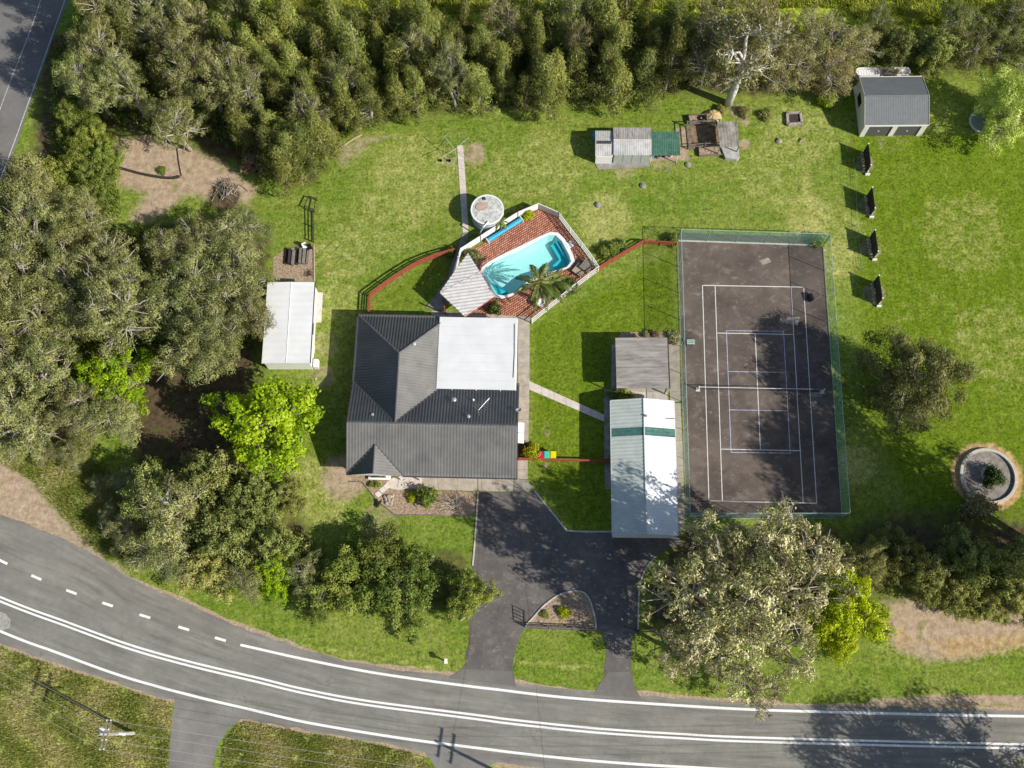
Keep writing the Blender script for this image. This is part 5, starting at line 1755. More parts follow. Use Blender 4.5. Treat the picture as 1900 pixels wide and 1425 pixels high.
# ---- front garden
fg = GP([(655, 893), (672, 893), (700, 928), (734, 955), (879, 956), (885, 913), (748, 910), (742, 890), (720, 884), (650, 882)])
MB().sheet(fg, 0.015).build('front_garden_bed', M_MULCH, kind='structure')
kerb([(648, 894), (672, 894), (700, 929), (733.5, 956), (880, 957)], 0.09, 0.10, m=M_GREY, name='bed_edging', smooth=False)
MB().sheet(BEDW, 0.05).build('island_bed', M_MULCH, kind='structure')
MB().prism(GP([(716, 896), (730, 886), (748, 886), (752, 908), (738, 909), (722, 906)]), 0, 0.05).build('porch_landing', M_CONC2, kind='structure')
for u, v in ((702, 917), (710, 909), (717.5, 902.5)):
    MB().obox((*G(u, v), 0.0), (0.52, 0.52, 0.06), math.radians(40)).build('stepping_stone', mat('pale_paver', (0.66, 0.62, 0.56), 0.9, 0.06, 3), label='pale square stepping stone crossing the front garden bed', cat='stepping stone', group='stepping stones in the front bed')
for i in range(16):
    x, y = G(712+RNG.uniform(0, 20), 921+RNG.uniform(-4, 14))
    r0 = RNG.uniform(0.1, 0.24)
    mb = MB().lathe((x, y, 0), [(r0, 0), (r0*1.05, r0*.5), (r0*.6, r0*1.0), (0.01, r0*1.1)], 7)
    mb.v = [(a+RNG.normal(0, .03), b+RNG.normal(0, .03), c) for a, b, c in mb.v]
    mb.build('garden_rock', M_ROCK if i % 2 else M_PALET, label='loose rock in the heap below the stepping stones', cat='rock', group='rocks below the stepping stones')
MB().tube([(*G(700, 941), 0.12), (*G(708, 931), 0.5)], [0.16, 0.13], 9).build('stump', M_DARKT, label='dark leaning stump at the edge of the front garden bed', cat='stump')

# ---- timber stack, steps and bark yard by the white shed
MB().sheet(GP([(507, 478), (530, 462), (582, 455), (583, 522), (506, 521)]), 0.015).build('bark_yard', M_MULCH, kind='structure')
ts = thing('timber_stack', 'low stack of dark grey sleepers by the white shed', 'timber stack', (*G(553, 478), 0))
for k in range(7):
    u = 532+k*6.6
    z = 0.02+(0.3 if k in (2, 4, 5) else 0.0)
    MB().obox((*G(u, 478+random.uniform(-2, 2)), 0.02), (0.26, 1.75, 0.22+(0.28 if k % 3 else 0)), math.radians(-3+random.uniform(-2, 2))).build('sleeper', M_DARKT if k in (0, 1, 3) else M_GREY, ts)
for i, (u, v) in enumerate(((567, 460), (576, 462))):
    x, y = G(u, v)
    t = thing('garden_chair', ('white', 'black')[i]+' garden chair beside the stack of sleepers', 'chair', (x, y, 0), 0.4)
    m_ = (M_WPAINT, M_BLACK)[i]
    MB().box(-.25, .25, -.25, .25, .42, .46).build('seat', m_, t, world=False)
    MB().box(-.25, .25, .2, .25, .461, .9).build('backrest', m_, t, world=False)
    for sx_ in (-.22, .22):
        for sy_ in (-.22, .22):
            MB().box(sx_-.02, sx_+.02, sy_-.02, sy_+.02, 0, .419).build('leg', m_, t, world=False)
ml = MB()
for k in range(40):
    w = RNG.uniform(0, 2*math.pi)
    r0 = RNG.uniform(0.1, 0.55)
    ml.tube([(*(np.array(G(575, 508))+r0*np.array([math.cos(w), math.sin(w)])), 0.05), (*(np.array(G(575, 508))+0.5*RNG.normal(0, .6, 2)), RNG.uniform(.1, .5))], 0.012, 3)
ml.build('wire_coil', M_DARKT, label='tangled coil of dark wire by the corner of the white shed', cat='wire coil')
kerb([(583, 455), (583.5, 522)], 0.12, 0.12, m=M_PALET, name='bed_edging', smooth=False)
tr_ = thing('trellis', 'dark open trellis frame where the wire fence meets the trees', 'trellis', (*G(583, 385), 0))
A_, B_ = np.array(G(566, 386)), np.array(G(584, 393))
C_, D_ = np.array(G(575, 368)), np.array(G(588, 372))
for p, q in ((A_, B_), (B_, D_), (D_, C_), (C_, A_)):
    MB().bar((*p, 0.5), (*q, 0.5), 0.08, 0.1).build('rail', M_DARKT, tr_)
    MB().obox((*p, 0), (0.1, 0.1, 0.62)).build('post', M_DARKT, tr_)
# ---- bonfire heap and log edging in the clearing
bf = thing('branch_heap', 'heap of cut branches and brush in the bare clearing', 'branch heap', (*G(417, 352), 0))
bx_, by_ = G(417, 352)
for k in range(70):
    w = RNG.uniform(0, math.pi)
    L_ = RNG.uniform(0.5, 1.5)
    c1 = np.array([bx_, by_])+RNG.normal(0, 0.75, 2)
    zc = max(0.08, 0.75-0.5*np.linalg.norm(c1-np.array([bx_, by_]))+RNG.normal(0, .08))
    d = np.array([math.cos(w), math.sin(w)])*L_/2
    MB().tube([(*(c1-d), max(0.03, zc-RNG.uniform(0, .3))), (*(c1+d), zc+RNG.uniform(0, .15))], [RNG.uniform(.03, .07), 0.02], 5).build('branch', (M_PALET, M_BARKD, M_GREY)[k % 3], bf)
kerb([(225, 313), (262, 323), (300, 330), (322, 331), (334, 328)], 0.25, 0.22, m=M_DARKT, name='log_edging')
kerb([(328, 266), (332, 300), (337, 327)], 0.06, 0.12, m=M_DARKT, name='log_edging')
kerb([(616, 287), (650, 262), (672, 250)], 0.12, 0.12, m=M_PALET, name='log_edging')
x, y = G(479, 314)
MB().lathe((x, y, 0), [(0.35, 0), (0.44, .03), (0.46, .1), (0.44, .19), (0.35, .2), (0.26, .19), (0.24, .1), (0.26, 0.01)], 18).build('tyre', M_BLACK, label='black tyre on the ground in the shade at the edge of the clearing', cat='tyre')

# ------------------------------------------------------------------ power poles and lines
def power_pole(u, v, h, label, yaw):
    x, y = G(u, v)
    t = thing('power_pole', label, 'power pole', (x, y, 0), yaw)
    MB().tube([(0, 0, 0), (0, 0, h*0.5), (0, 0, h)], [0.19, 0.16, 0.13], 12).build('pole', mat('pole_timber', (0.46, 0.43, 0.39), 0.9, 0.2, 3), t, world=False)
    ends = []
    for zc, hw in ((h-0.2, 1.35), (h-1.15, 1.35)):
        arm = MB().box(0.13, 0.24, -hw, hw, zc-0.07, zc+0.07).build('cross_arm', M_GREY, t, world=False)
        for yy in (-hw+0.1, -0.45, 0.45, hw-0.1):
            MB().lathe((0.185, yy, zc+0.071), [(0.05, 0), (0.06, 0.05), (0.035, 0.09), (0.06, 0.13), (0.02, 0.18)], 8).build('insulator', M_WPAINT, arm, world=False)
            ca_, sa_ = math.cos(yaw), math.sin(yaw)
            if zc > h-0.5:
                ends.append((x+ca_*0.185-sa_*yy, y+sa_*0.185+ca_*yy, zc+0.22))
    return t, ends, (x, y)


YP = math.atan2(G(1014, 1478)[1]-G(248, 1360)[1], G(1014, 1478)[0]-G(248, 1360)[0])
p1, e1, _ = power_pole(248, 1360, 8.4, 'power pole with two cross arms in the rough grass beside the road bend', YP)
p2, e2, xy2 = power_pole(1014, 1478, 8.4, 'power pole on the far verge whose shadow crosses the edge line', YP)
MB().lathe((-0.45, 0.25, 6.6), [(0.01, 0), (0.24, 0), (0.26, 0.7), (0.01, 0.74)], 12).build('transformer', M_WPAINT, p1, world=False)
MB().box(-.3, 0.1, 0.1, .3, 6.75, 6.85).build('transformer_bracket', M_STEEL, p1, world=False)
MB().tube([(0.2, 0, 7.0), (0.9, 0.15, 7.2), (1.2, .18, 7.18)], 0.04, 6).build('lamp_arm', M_STEEL, p1, world=False)
mb = MB().box(1.15, 1.75, 0.09, 0.29, 7.12, 7.22)
mb.build('lamp_head', M_WPAINT, p1, world=False)


def wire(a, b, sag, lab, r=0.013, m=None):
    a, b = np.array(a), np.array(b)
    pts = [tuple(a+(b-a)*t-np.array([0, 0, sag*4*t*(1-t)])) for t in np.linspace(0, 1, 18)]
    MB().tube(pts, r, 4).build('power_line', m or M_CABLE, label=lab, cat='power line', group='overhead lines along the road')


_fv = np.array(G(-260, 1105, 8.5))-np.array(G(193, 1350, 8.5))
far = [(p[0]+_fv[0], p[1]+_fv[1], p[2]) for p in e1]
for k in range(4):
    wire(e1[k], e2[k], 0.5, 'thin overhead power line strung along the road between the power poles')
    wire(far[k], e1[k], 0.5, 'thin overhead power line strung along the road between the power poles')
    wire(e2[k], tuple(np.array(e2[k])+np.array([45, -1.0, 0])), 0.5, 'thin overhead power line strung along the road between the power poles')
hs = G(955, 884, 2.6)
wire((xy2[0], xy2[1], 7.3), (hs[0], hs[1], 2.75), 0.6, 'thin service line running from the far pole over the road to the house', 0.011, M_BLACK)


# ------------------------------------------------------------------ trees
def leaf_quads(cent, nrm, ln, wd, rng, lv, updir=None):
    """diamond leaves: centre, facing, length, width"""
    N = len(cent)
    nrm = nrm/(np.linalg.norm(nrm, axis=1)[:, None]+1e-9)
    ref = rng.normal(0, 1, (N, 3)) if updir is None else updir
    a = ref-nrm*(ref*nrm).sum(1)[:, None]
    a /= np.linalg.norm(a, axis=1)[:, None]+1e-9
    b = np.cross(nrm, a)
    ln = np.broadcast_to(ln, (N,))[:, None]/2
    wd = np.broadcast_to(wd, (N,))[:, None]/2
    V = np.empty((N, 4, 3))
    V[:, 0] = cent-a*ln
    V[:, 1] = cent+b*wd
    V[:, 2] = cent+a*ln
    V[:, 3] = cent-b*wd
    Q = np.arange(N*4).reshape(N, 4)
    return V.reshape(-1, 3), Q, np.repeat(lv, 4)


def make_tree(kind, seed):
    """one tree 10 m tall of a kind: (trunk mesh, crown mesh)"""
    rng = np.random.default_rng(seed)
    K_ = dict(
        cas=dict(H=10, R=2.3, z0=0.14, shape='cone', nc=64, cr=(0.38, 0.72), cz=1.5, nl=150, ln=(0.2, 0.42), wd=(0.045, 0.09), up=0.35, limbs=5, tr=0.16, bark=M_BARKW, leaf=L_CAS, droop=True, bare=0.06),
        euc=dict(H=10, R=4.2, z0=0.38, shape='dome', nc=112, cr=(0.35, 0.78), cz=0.75, nl=135, ln=(0.15, 0.28), wd=(0.06, 0.115), up=0.5, limbs=8, tr=0.26, bark=M_BARKW, leaf=L_EUC, droop=False, bare=0.07),
        gum=dict(H=10, R=4.4, z0=0.42, shape='dome', nc=84, cr=(0.32, 0.62), cz=0.8, nl=76, ln=(0.18, 0.33), wd=(0.08, 0.15), up=0.5, limbs=8, tr=0.25, bark=M_BARKW, leaf=L_CREAM, droop=False, bare=0.08),
        lime=dict(H=10, R=5.2, z0=0.2, shape='dome', nc=150, cr=(0.4, 0.8), cz=0.75, nl=90, ln=(0.2, 0.36), wd=(0.15, 0.26), up=0.9, limbs=7, tr=0.25, bark=M_BARKD, leaf=L_LIME, droop=False, bare=0.0),
        dense=dict(H=10, R=6.2, z0=0.06, shape='ball', nc=190, cr=(0.5, 1.05), cz=0.85, nl=100, ln=(0.24, 0.44), wd=(0.15, 0.26), up=0.7, limbs=7, tr=0.28, bark=M_BARKD, leaf=L_DARK, droop=False, bare=0.03),
        brown=dict(H=10, R=4.6, z0=0.34, shape='dome', nc=120, cr=(0.4, 0.8), cz=0.8, nl=120, ln=(0.15, 0.30), wd=(0.055, 0.11), up=0.4, limbs=7, tr=0.24, bark=M_BARKW, leaf=L_BROWN, droop=False, bare=0.05),
        tall=dict(H=10, R=3.6, z0=0.52, shape='dome', nc=90, cr=(0.35, 0.7), cz=0.8, nl=85, ln=(0.16, 0.32), wd=(0.06, 0.12), up=0.4, limbs=6, tr=0.26, bark=M_BARKP, leaf=L_BROWN, droop=False, bare=0.12),
        weep=dict(H=10, R=6.4, z0=0.2, shape='ball', nc=190, cr=(0.5, 1.0), cz=1.0, nl=175, ln=(0.24, 0.5), wd=(0.07, 0.12), up=0.3, limbs=8, tr=0.25, bark=M_BARKW, leaf=L_WEEP, droop=True, bare=0.05),
        fresh=dict(H=10, R=6.2, z0=0.16, shape='ball', nc=180, cr=(0.5, 0.95), cz=0.8, nl=110, ln=(0.2, 0.38), wd=(0.12, 0.2), up=0.6, limbs=7, tr=0.22, bark=M_BARKW, leaf=L_FRESH, droop=False, bare=0.06),
        shrub=dict(H=10, R=5.6, z0=0.0, shape='ball', nc=44, cr=(1.4, 2.4), cz=0.9, nl=60, ln=(0.9, 1.5), wd=(0.45, 0.8), up=0.7, limbs=5, tr=0.3, bark=M_BARKD, leaf=L_DARK, droop=False, bare=0.0),
    )[kind]
    H, R = K_['H'], K_['R']
    z0 = K_['z0']*H
    # clump centres inside the crown outline, more of them near its surface
    C = []
    tries = 0
    while len(C) < K_['nc'] and tries < 20000:
        tries += 1
        w = rng.uniform(0, 2*math.pi)
        t = rng.uniform(0, 1)
        if K_['shape'] == 'col':
            prof = (0.55+0.45*math.sin(math.pi*min(1, t*1.15)))*(1-t**3*0.75)
        elif K_['shape'] == 'cone':
            prof = (1-t)**0.62*(0.72+0.4*math.sin(math.pi*min(1, t*2.2)))+0.06
        elif K_['shape'] == 'dome':
            prof = math.sqrt(max(0, 1-(abs(t-0.42)/0.60)**2.2))
        else:
            prof = math.sqrt(max(0.03, 1-((t-0.45)/0.58)**2))
        rr = rng.uniform(0.15, 1)**0.5*prof*R*(0.80+0.25*math.sin(3*w+seed)+0.12*math.sin(5*w+2*seed))
        p = np.array([rr*math.cos(w), rr*math.sin(w), z0+t*(H-z0)*0.95])
        dmin = 0.62*K_['cr'][0]*(1.4 if K_['shape'] == 'dome' else 1.1)
        if all(np.linalg.norm(p-q) > dmin for q in C):
            C.append(p)
    C = np.array(C)
    bare = rng.uniform(0, 1, len(C)) < K_['bare']
    # trunk and limbs
    tb_ = MB()
    top = np.array([rng.normal(0, .3), rng.normal(0, .3), z0+0.1*(H-z0)]) if K_['shape'] not in ('col', 'cone') else np.array([rng.normal(0, .2), rng.normal(0, .2), H*0.92])
    sway = rng.normal(0, 0.16, 2)
    path = [np.array([0, 0, 0]), np.array([sway[0], sway[1], top[2]*0.4]), np.array([top[0]*.7+sway[0]*.6, top[1]*.7+sway[1]*.6, top[2]*0.75]), top]
    r0 = K_['tr']
    if kind == 'shrub':
        path = [np.array([0, 0, 0]), np.array([0, 0, 1.0])]
        tb_.tube(path, [r0, r0*.7], 6)
        top = path[-1]
    else:
        tb_.tube(path, [r0*1.25, r0, r0*0.85, r0*0.7 if K_['shape'] not in ('col', 'cone') else 0.04], 7)
    if K_['shape'] in ('col', 'cone'):
        for c in C:
            zt = max(0.6, c[2]-rng.uniform(0.4, 1.2))
            f = min(1, zt/top[2])
            s_ = np.array([sway[0]*f, sway[1]*f, zt])
            tb_.tube([s_, (s_+c)/2+np.array([0, 0, -.05]), c], [0.045, 0.03, 0.012], 4, cap=False)
    else:
        k = K_['limbs']
        seeds = C[rng.choice(len(C), k, replace=False)]
        for _ in range(4):
            lab = np.argmin(np.linalg.norm(C[:, None]-seeds[None], axis=2), 1)
            for j in range(k):
                if (lab == j).any():
                    seeds[j] = C[lab == j].mean(0)
        for j in range(k):
            mem = C[lab == j]
            if not len(mem):
                continue
            s0 = path[-2]+(top-path[-2])*rng.uniform(0.2, 1)
            e = s0+(seeds[j]-s0)*0.85
            m1 = s0+(e-s0)*0.5+rng.normal(0, .25, 3)+np.array([0, 0, .15])
            rl_ = r0*0.55
            tb_.tube([s0, m1, e], [rl_, rl_*0.75, rl_*0.45], 6, cap=False)
            for c in mem:
                f = rng.uniform(0.35, 0.95)
                s1 = m1+(e-m1)*f
                m2 = (s1+c)/2+rng.normal(0, .14, 3)
                e2_ = c+(c-s1)/np.linalg.norm(c-s1)*K_['cr'][0]*0.55
                tb_.tube([s1, m2, c, e2_], [rl_*0.40, rl_*0.30, rl_*.2, .014], 4, cap=False)
                if any((c == q).all() for q in C[bare]):
                    for _k in range(5):
                        b0 = m2+(c-m2)*rng.uniform(0, 1)
                        b1 = b0+(c-s1)/np.linalg.norm(c-s1)*rng.uniform(.5, 1.1)+rng.normal(0, .4, 3)
                        tb_.tube([b0, (b0+b1)/2+rng.normal(0, .08, 3), b1], [0.035, 0.025, 0.012], 3, cap=False)
    tv = np.array(tb_.v)
    tme = bpy.data.meshes.new('trunk')
    tme.from_pydata(tv.tolist(), [], tb_.f)
    tme.polygons.foreach_set('use_smooth', [True]*len(tme.polygons))
    tme.materials.append(K_['bark'])
    # leaves
    cents, nrms, lns, wds, lvs, ups = [], [], [], [], [], []
    for c, isb in zip(C, bare):
        if isb:
            continue
        rc = rng.uniform(*K_['cr'])
        nl = int(K_['nl']*rng.uniform(0.7, 1.25)*(rc/np.mean(K_['cr']))**2)
        d = rng.normal(0, 1, (nl, 3))
        d /= np.linalg.norm(d, axis=1)[:, None]
        rad = rc*(rng.uniform(0.3, 1, nl)**0.5+np.abs(rng.normal(0, .16, nl)))*(1+0.25*np.sin(4*d[:, 0]+c[0]*3)+0.2*np.sin(5*d[:, 1]+c[1]*3))
        off = d*rad[:, None]
        off[:, 2] *= K_['cz']
        cents.append(c+off)
        nrms.append(d*1.15+np.array([0, 0, K_['up']*0.6])+rng.normal(0, 0.40, (nl, 3)))
        lns.append(rng.uniform(*K_['ln'], nl))
        wds.append(rng.uniform(*K_['wd'], nl))
        base = rng.uniform(0.1, 0.8)
        lvs.append(np.clip(base+rng.normal(0, 0.17, nl), 0, 1))
        if K_['droop']:
            ups.append(d*np.array([0.6, 0.6, 0.2])+np.array([0, 0, 0.9])+rng.normal(0, .35, (nl, 3)))
    up_ = np.concatenate(ups) if K_['droop'] else None
    V, Q, A = leaf_quads(np.concatenate(cents), np.concatenate(nrms), np.concatenate(lns), np.concatenate(wds), rng, np.concatenate(lvs), up_)
    V[:, 2] = np.maximum(V[:, 2], 0.02)
    cme = fast_mesh('crown', V, Q, dict(lv=A))
    cme.materials.append(K_['leaf'])
    return tme, cme, R


PROTO = {}
for kd, cnt in (('cas', 5), ('euc', 5), ('gum', 3), ('lime', 2), ('dense', 3), ('brown', 3), ('tall', 1), ('weep', 1), ('fresh', 1), ('shrub', 3)):
    PROTO[kd] = [make_tree(kd, 31+7*k+len(kd)*13) for k in range(cnt)]
CNT = [0]


def plant(kind, xy, h, r, label, cat='tree', group=None, name='tree', yaw=None, leaf=None, pid=None, lean=(0, 0)):
    CNT[0] += 1
    tme, cme, R = PROTO[kind][(CNT[0] if pid is None else pid) % len(PROTO[kind])]
    o = bpy.data.objects.new(name, None)
    COL.objects.link(o)
    o.empty_display_size = 0.3
    o.location = (xy[0], xy[1], 0)
    o.rotation_euler = (lean[0], lean[1], random.uniform(0, 2*math.pi) if yaw is None else yaw)
    s_ = h/10.0
    o.scale = (r/R, r/R, s_)
    tag(o, label, cat, group)
    for nm, me in (('trunk', tme), ('crown', cme)):
        c = bpy.data.objects.new(nm if name != 'shrub' else {'trunk': 'stem', 'crown': 'foliage'}[nm], me)
        COL.objects.link(c)
        c.parent = o
        if leaf and nm == 'crown':
            c.material_slots[0].link = 'OBJECT'
            c.material_slots[0].material = leaf
    return o


def scatter(px, spacing, seed, jitter=0.35):
    """tree positions spread over a patch of ground"""
    poly = GP(px)
    a = np.array(poly)
    lo, hi = a.min(0), a.max(0)
    rng = np.random.default_rng(seed)
    out = []
    tries = 0
    area = 0
    while tries < 6000:
        tries += 1
        p = lo+(hi-lo)*rng.uniform(0, 1, 2)
        if inside(p, poly)[0] and all(np.linalg.norm(p-q) > spacing for q in out):
            out.append(p)
    return out


LANDMARKS = {'the concrete path end': (850, 275), 'the hen house': (1150, 270), 'the bare clearing': (380, 320), 'the animal pen': (1310, 250), 'the far field': (900, 20), 'the side road': (70, 150), 'the water tank lawn': (660, 280),
             'the white shed': (530, 600), 'the smaller lime tree': (238, 722), 'the bare road shoulder': (40, 880), 'the dark low trees': (150, 330), 'the larger lime tree': (521, 805)}


def near(px_or_xy, names, text):
    """label naming the landmark closest to the tree"""
    p = np.array(px_or_xy)
    k = min(names, key=lambda nme: np.linalg.norm(np.array(G(*LANDMARKS[nme]))-p))
    return text % k


NC = ('the concrete path end', 'the hen house', 'the bare clearing', 'the animal pen', 'the far field', 'the water tank lawn')
NW = ('the white shed', 'the smaller lime tree', 'the bare road shoulder', 'the dark low trees')
LC = 'feathery olive casuarina in the dense belt behind the upper lawn'
GC = 'casuarinas in the belt behind the lawn'
for p in scatter([(500, 88), (700, 84), (1000, 82), (1265, 80), (1268, 172), (1150, 186), (1060, 184), (980, 205), (880, 200), (790, 205), (700, 222), (640, 250), (600, 300), (555, 315), (500, 270)], 2.35, 5):
    w_ = random.random()
    if w_ < 0.16:
        plant('euc', p, random.uniform(8, 11.5), random.uniform(2.4, 3.2), 'broader open gum mixed into the casuarina belt behind the upper lawn', group='gums mixed into the casuarina belt', name='gum_tree', leaf=L_EUC if w_ < 0.08 else L_BROWN)
    else:
        plant('cas', p, random.uniform(6.0, 12.5), random.uniform(1.5, 3.2), near(p, NC, 'feathery olive casuarina of the dense belt on the side facing %s'), group=near(p, NC, 'belt casuarinas towards %s'), name='casuarina_tree')
for (u, v) in ((690, 231), (775, 209), (560, 330), (1138, 191), (1010, 206), (520, 318), (582, 316), (545, 296), (606, 292), (540, 345), (470, 285)):
    plant('cas', G(u, v), random.uniform(8, 10.5), random.uniform(2.1, 2.8), near(G(u, v), NC, 'feathery olive casuarina of the dense belt on the side facing %s'), group=near(G(u, v), NC, 'belt casuarinas towards %s'), name='casuarina_tree')
LE = 'grey-green gum tree in the thick stand between the side road and the clearing'
GE = 'gum trees between side road and clearing'
for i, p in enumerate(scatter([(205, 30), (470, 20), (515, 140), (490, 270), (440, 265), (400, 215), (335, 215), (235, 215), (200, 250)], 3.6, 8)):
    if i % 3 == 0:
        plant('cas', p, random.uniform(8.5, 10.5), random.uniform(2.3, 3.0), 'feathery casuarina growing among the gums by the side road', group='casuarinas among the gums by the side road', name='casuarina_tree')
    else:
        plant('euc', p, random.uniform(9.5, 12.0), random.uniform(3.0, 4.0), LE, group=GE, name='gum_tree')
for u, v, h, r in ((354, 279, 9.5, 3.4), (386, 199, 12, 4.0), (456, 208, 11, 3.6)):
    plant('euc', G(u, v), h, r, LE, group=GE, name='gum_tree', lean=(0, 0))
# low trees along the side road
for u, v, h, r in ((150, 235, 4.5, 2.6), (185, 275, 4.2, 2.6), (160, 310, 4.0, 2.4), (205, 310, 3.5, 2.2), (120, 350, 5, 3.0), (180, 350, 4.5, 2.8), (165, 160, 6, 2.8), (190, 110, 6.5, 3.0), (195, 50, 6, 2.6)):
    plant('dense', G(u, v), h, r, 'dark glossy low tree on the edge of the side road', group='dark low trees on the side road edge', name='low_tree')
LW = 'open-crowned grey-green gum tree in the wood left of the white shed'
GW = 'gums in the wood left of the white shed'
for p in scatter([(0, 420), (130, 400), (215, 440), (255, 520), (300, 560), (240, 600), (190, 640), (130, 640), (60, 700), (0, 720), (-60, 600)], 4.0, 3):
    plant('euc', p, random.uniform(8.5, 12.0), random.uniform(3.2, 4.4), near(p, NW, 'open-crowned grey-green gum in the left wood, closest to %s'), group=near(p, NW, 'wood gums towards %s'), name='gum_tree')
for u, v, h, r in ((270, 629, 12.5, 4.6), (394, 671, 9.0, 4.2), (414, 669, 9.5, 4.0), (129, 722, 10.5, 4.4), (76, 823, 10.5, 4.6), (460, 540, 7.5, 4.2), (430, 590, 8, 4.0), (380, 560, 8.5, 4.3), (440, 480, 7, 3.8), (480, 610, 6.5, 3.2), (360, 620, 8, 3.8), (470, 450, 5, 3.0), (240, 790, 7, 3.6), (180, 790, 7.5, 3.6), (30, 770, 9, 4), (390, 470, 6.5, 3.4), (340, 500, 7, 3.4)):
    plant('euc', G(u, v), h, r, near(G(u, v), NW, 'open-crowned grey-green gum in the left wood, closest to %s'), group=near(G(u, v), NW, 'wood gums towards %s'), name='gum_tree')
plant('lime', G(521, 805, 0), 9.0, 6.1, 'large bright lime-green tree against the lower end of the white shed', name='lime_tree', pid=0, yaw=0.6)
plant('lime', G(238, 722, 0), 7.0, 4.3, 'smaller lime-green tree deep in the wood of grey gums', name='lime_tree', pid=1, yaw=1.0)
# wood between the lime tree and the road
LF = 'leafy grey-green tree in the thicket between the lime tree and the road'
for u, v, h, r in ((350, 960, 8.0, 4.6), (440, 1000, 7.5, 4.4), (330, 1030, 6.5, 4.0), (480, 935, 6.5, 3.6), (420, 900, 7.0, 4.0), (300, 930, 6.5, 3.4), (520, 1030, 6.0, 3.0), (400, 1060, 5.5, 3.4), (470, 1075, 5.0, 2.8), (540, 930, 4.5, 2.2), (572, 1070, 4.6, 2.4), (250, 990, 4.0, 2.4)):
    plant('euc' if (u//10) % 2 else 'dense', G(u, v), h, r, LF, group='trees in the thicket by the road', name='thicket_tree', leaf=L_EUC if (u//10) % 2 else L_MIX)
plant('lime', G(522, 1062), 5.0, 2.3, 'narrow yellow-lime tree at the right end of the roadside thicket', name='lime_tree', leaf=L_LIME, pid=1)
plant('lime', G(518, 1092), 3.4, 1.9, 'low yellow-lime sapling at the verge edge of the roadside thicket', name='lime_tree', leaf=L_LIME, pid=0)
for u, v, h, r, lab in ((648, 1085, 5.4, 4.2, 'dense green rounded tree next to the yellow-lime trees'), (752, 1098, 5.8, 4.5, 'largest dense green rounded tree on the verge in front of the house'), (705, 1045, 4.8, 3.6, 'dense green tree set behind the two rounded verge trees'), (600, 1128, 3.2, 1.9, 'low dense green bush at the foot of the rounded verge trees'), (872, 1105, 5.2, 2.8, 'narrow dense green tree overhanging the driveway edge'), (850, 1130, 2.6, 1.6, 'low green bush beside the short grey rail fence')):
    plant('dense', G(u, v), h, r, lab, name='verge_tree')
# large pale gums at the court end
LG = 'large sparse gum tree with cream-tipped leaves between the court and the road'
for u, v, h, r in ((1262, 1119, 17.0, 5.6), (1342, 1144, 16.5, 5.4), (1417, 1114, 15.5, 5.4), (1452, 1044, 13.0, 4.6), (1382, 1044, 14.0, 4.8), (1307, 1049, 13.0, 4.4), (1334, 1224, 10.0, 4.6), (1260, 1209, 9.0, 3.8), (1432, 1199, 10.0, 4.0), (1400, 1282, 7.0, 2.6)):
    plant('gum', G(u, v), h, r, LG, group='pale gums between court and road', name='pale_gum_tree')
plant('dense', G(1548, 1135), 7.2, 4.4, 'bright yellow-green rounded tree beside the pale gums', name='yellow_green_tree', leaf=L_YEL, pid=0)
plant('dense', G(1545, 1180), 4.2, 2.6, 'low yellow-green bush under the bright rounded tree', name='yellow_green_tree', leaf=L_YEL, pid=1)
plant('weep', G(1590, 1050), 5.5, 2.8, 'thin grey-green tree between the yellow-green tree and the dark copse', name='grey_tree')
for u, v, h, r in ((1650, 1035, 5, 3.0), (1700, 1070, 5, 3.0), (1785, 1045, 5.5, 3.4), (1755, 1105, 4.0, 2.6), (1850, 1090, 5, 3.2), (1900, 1050, 5.5, 3.0), (1815, 1125, 3.6, 2.4), (1905, 1120, 4.2, 2.8)):
    plant('dense', G(u, v), h, r, 'dark green tree in the copse below the circular planter', group='trees in the copse below the planter', name='copse_tree', leaf=L_MIX)
plant('weep', G(1665, 785, 0), 11.0, 5.9, 'broad weeping grey-green tree alone in the field by the court', name='weeping_tree', yaw=0.0, lean=(-0.42, 0.05))
plant('fresh', G(1850, 238, 0), 7.2, 4.9, 'fresh yellow-green tree over the trampoline', name='fresh_green_tree')
# olive-brown trees behind the pen
LBR = 'olive-brown bushy tree behind the animal pen'
plant('tall', G(1351, 193), 15.0, 5.6, 'tallest olive-brown gum behind the pen with a thick white trunk', name='brown_gum_tree', pid=0, lean=(-0.02, 0.03), yaw=0.0)
for u, v, h, r in ((1300, 158, 7.5, 3.8), (1450, 160, 6.5, 4.0), (1530, 158, 5.5, 3.8), (1500, 115, 7, 4.4), (1400, 140, 8, 4.2), (1560, 120, 6, 3.6), (1300, 110, 8, 4.0), (1410, 90, 7, 4)):
    plant('brown', G(u, v), h, r, LBR, group='olive-brown trees behind the pen', name='bushy_tree')
for u, v, h, r in ((1655, 108, 4.5, 3.0), (1725, 118, 5, 3.2), (1780, 112, 5.0, 3.2), (1840, 105, 5.0, 3.2), (1890, 125, 4.6, 3.0), (1760, 70, 5, 3.0), (1860, 60, 5, 3.2), (1905, 80, 5, 3), (1620, 60, 3.6, 2.4)):
    plant('dense' if (u//5) % 2 else 'brown', G(u, v), h, r, 'bushy olive tree in the scrub behind the garage', group='scrub trees behind the garage', name='scrub_tree', leaf=L_CAS)
for u, v, h, r in ((1935, 1020, 21, 6.0), (1895, 1050, 19, 5.6), (1965, 1072, 23, 6.6), (1990, 1035, 22, 5.8)):
    plant('euc', G(u, v), h, r, 'tall gum towering over the copse below the circular planter', group='tall gums over the copse', name='tall_gum_tree')
# tree across the road whose shade falls on the lanes
for u, v, h, r in ((1880, 1530, 14, 6.0), (1985, 1495, 13, 5.5)):
    plant('euc', G(u, v), h, r, 'tall gum across the road that shades the lanes', group='gums across the road', name='gum_tree')

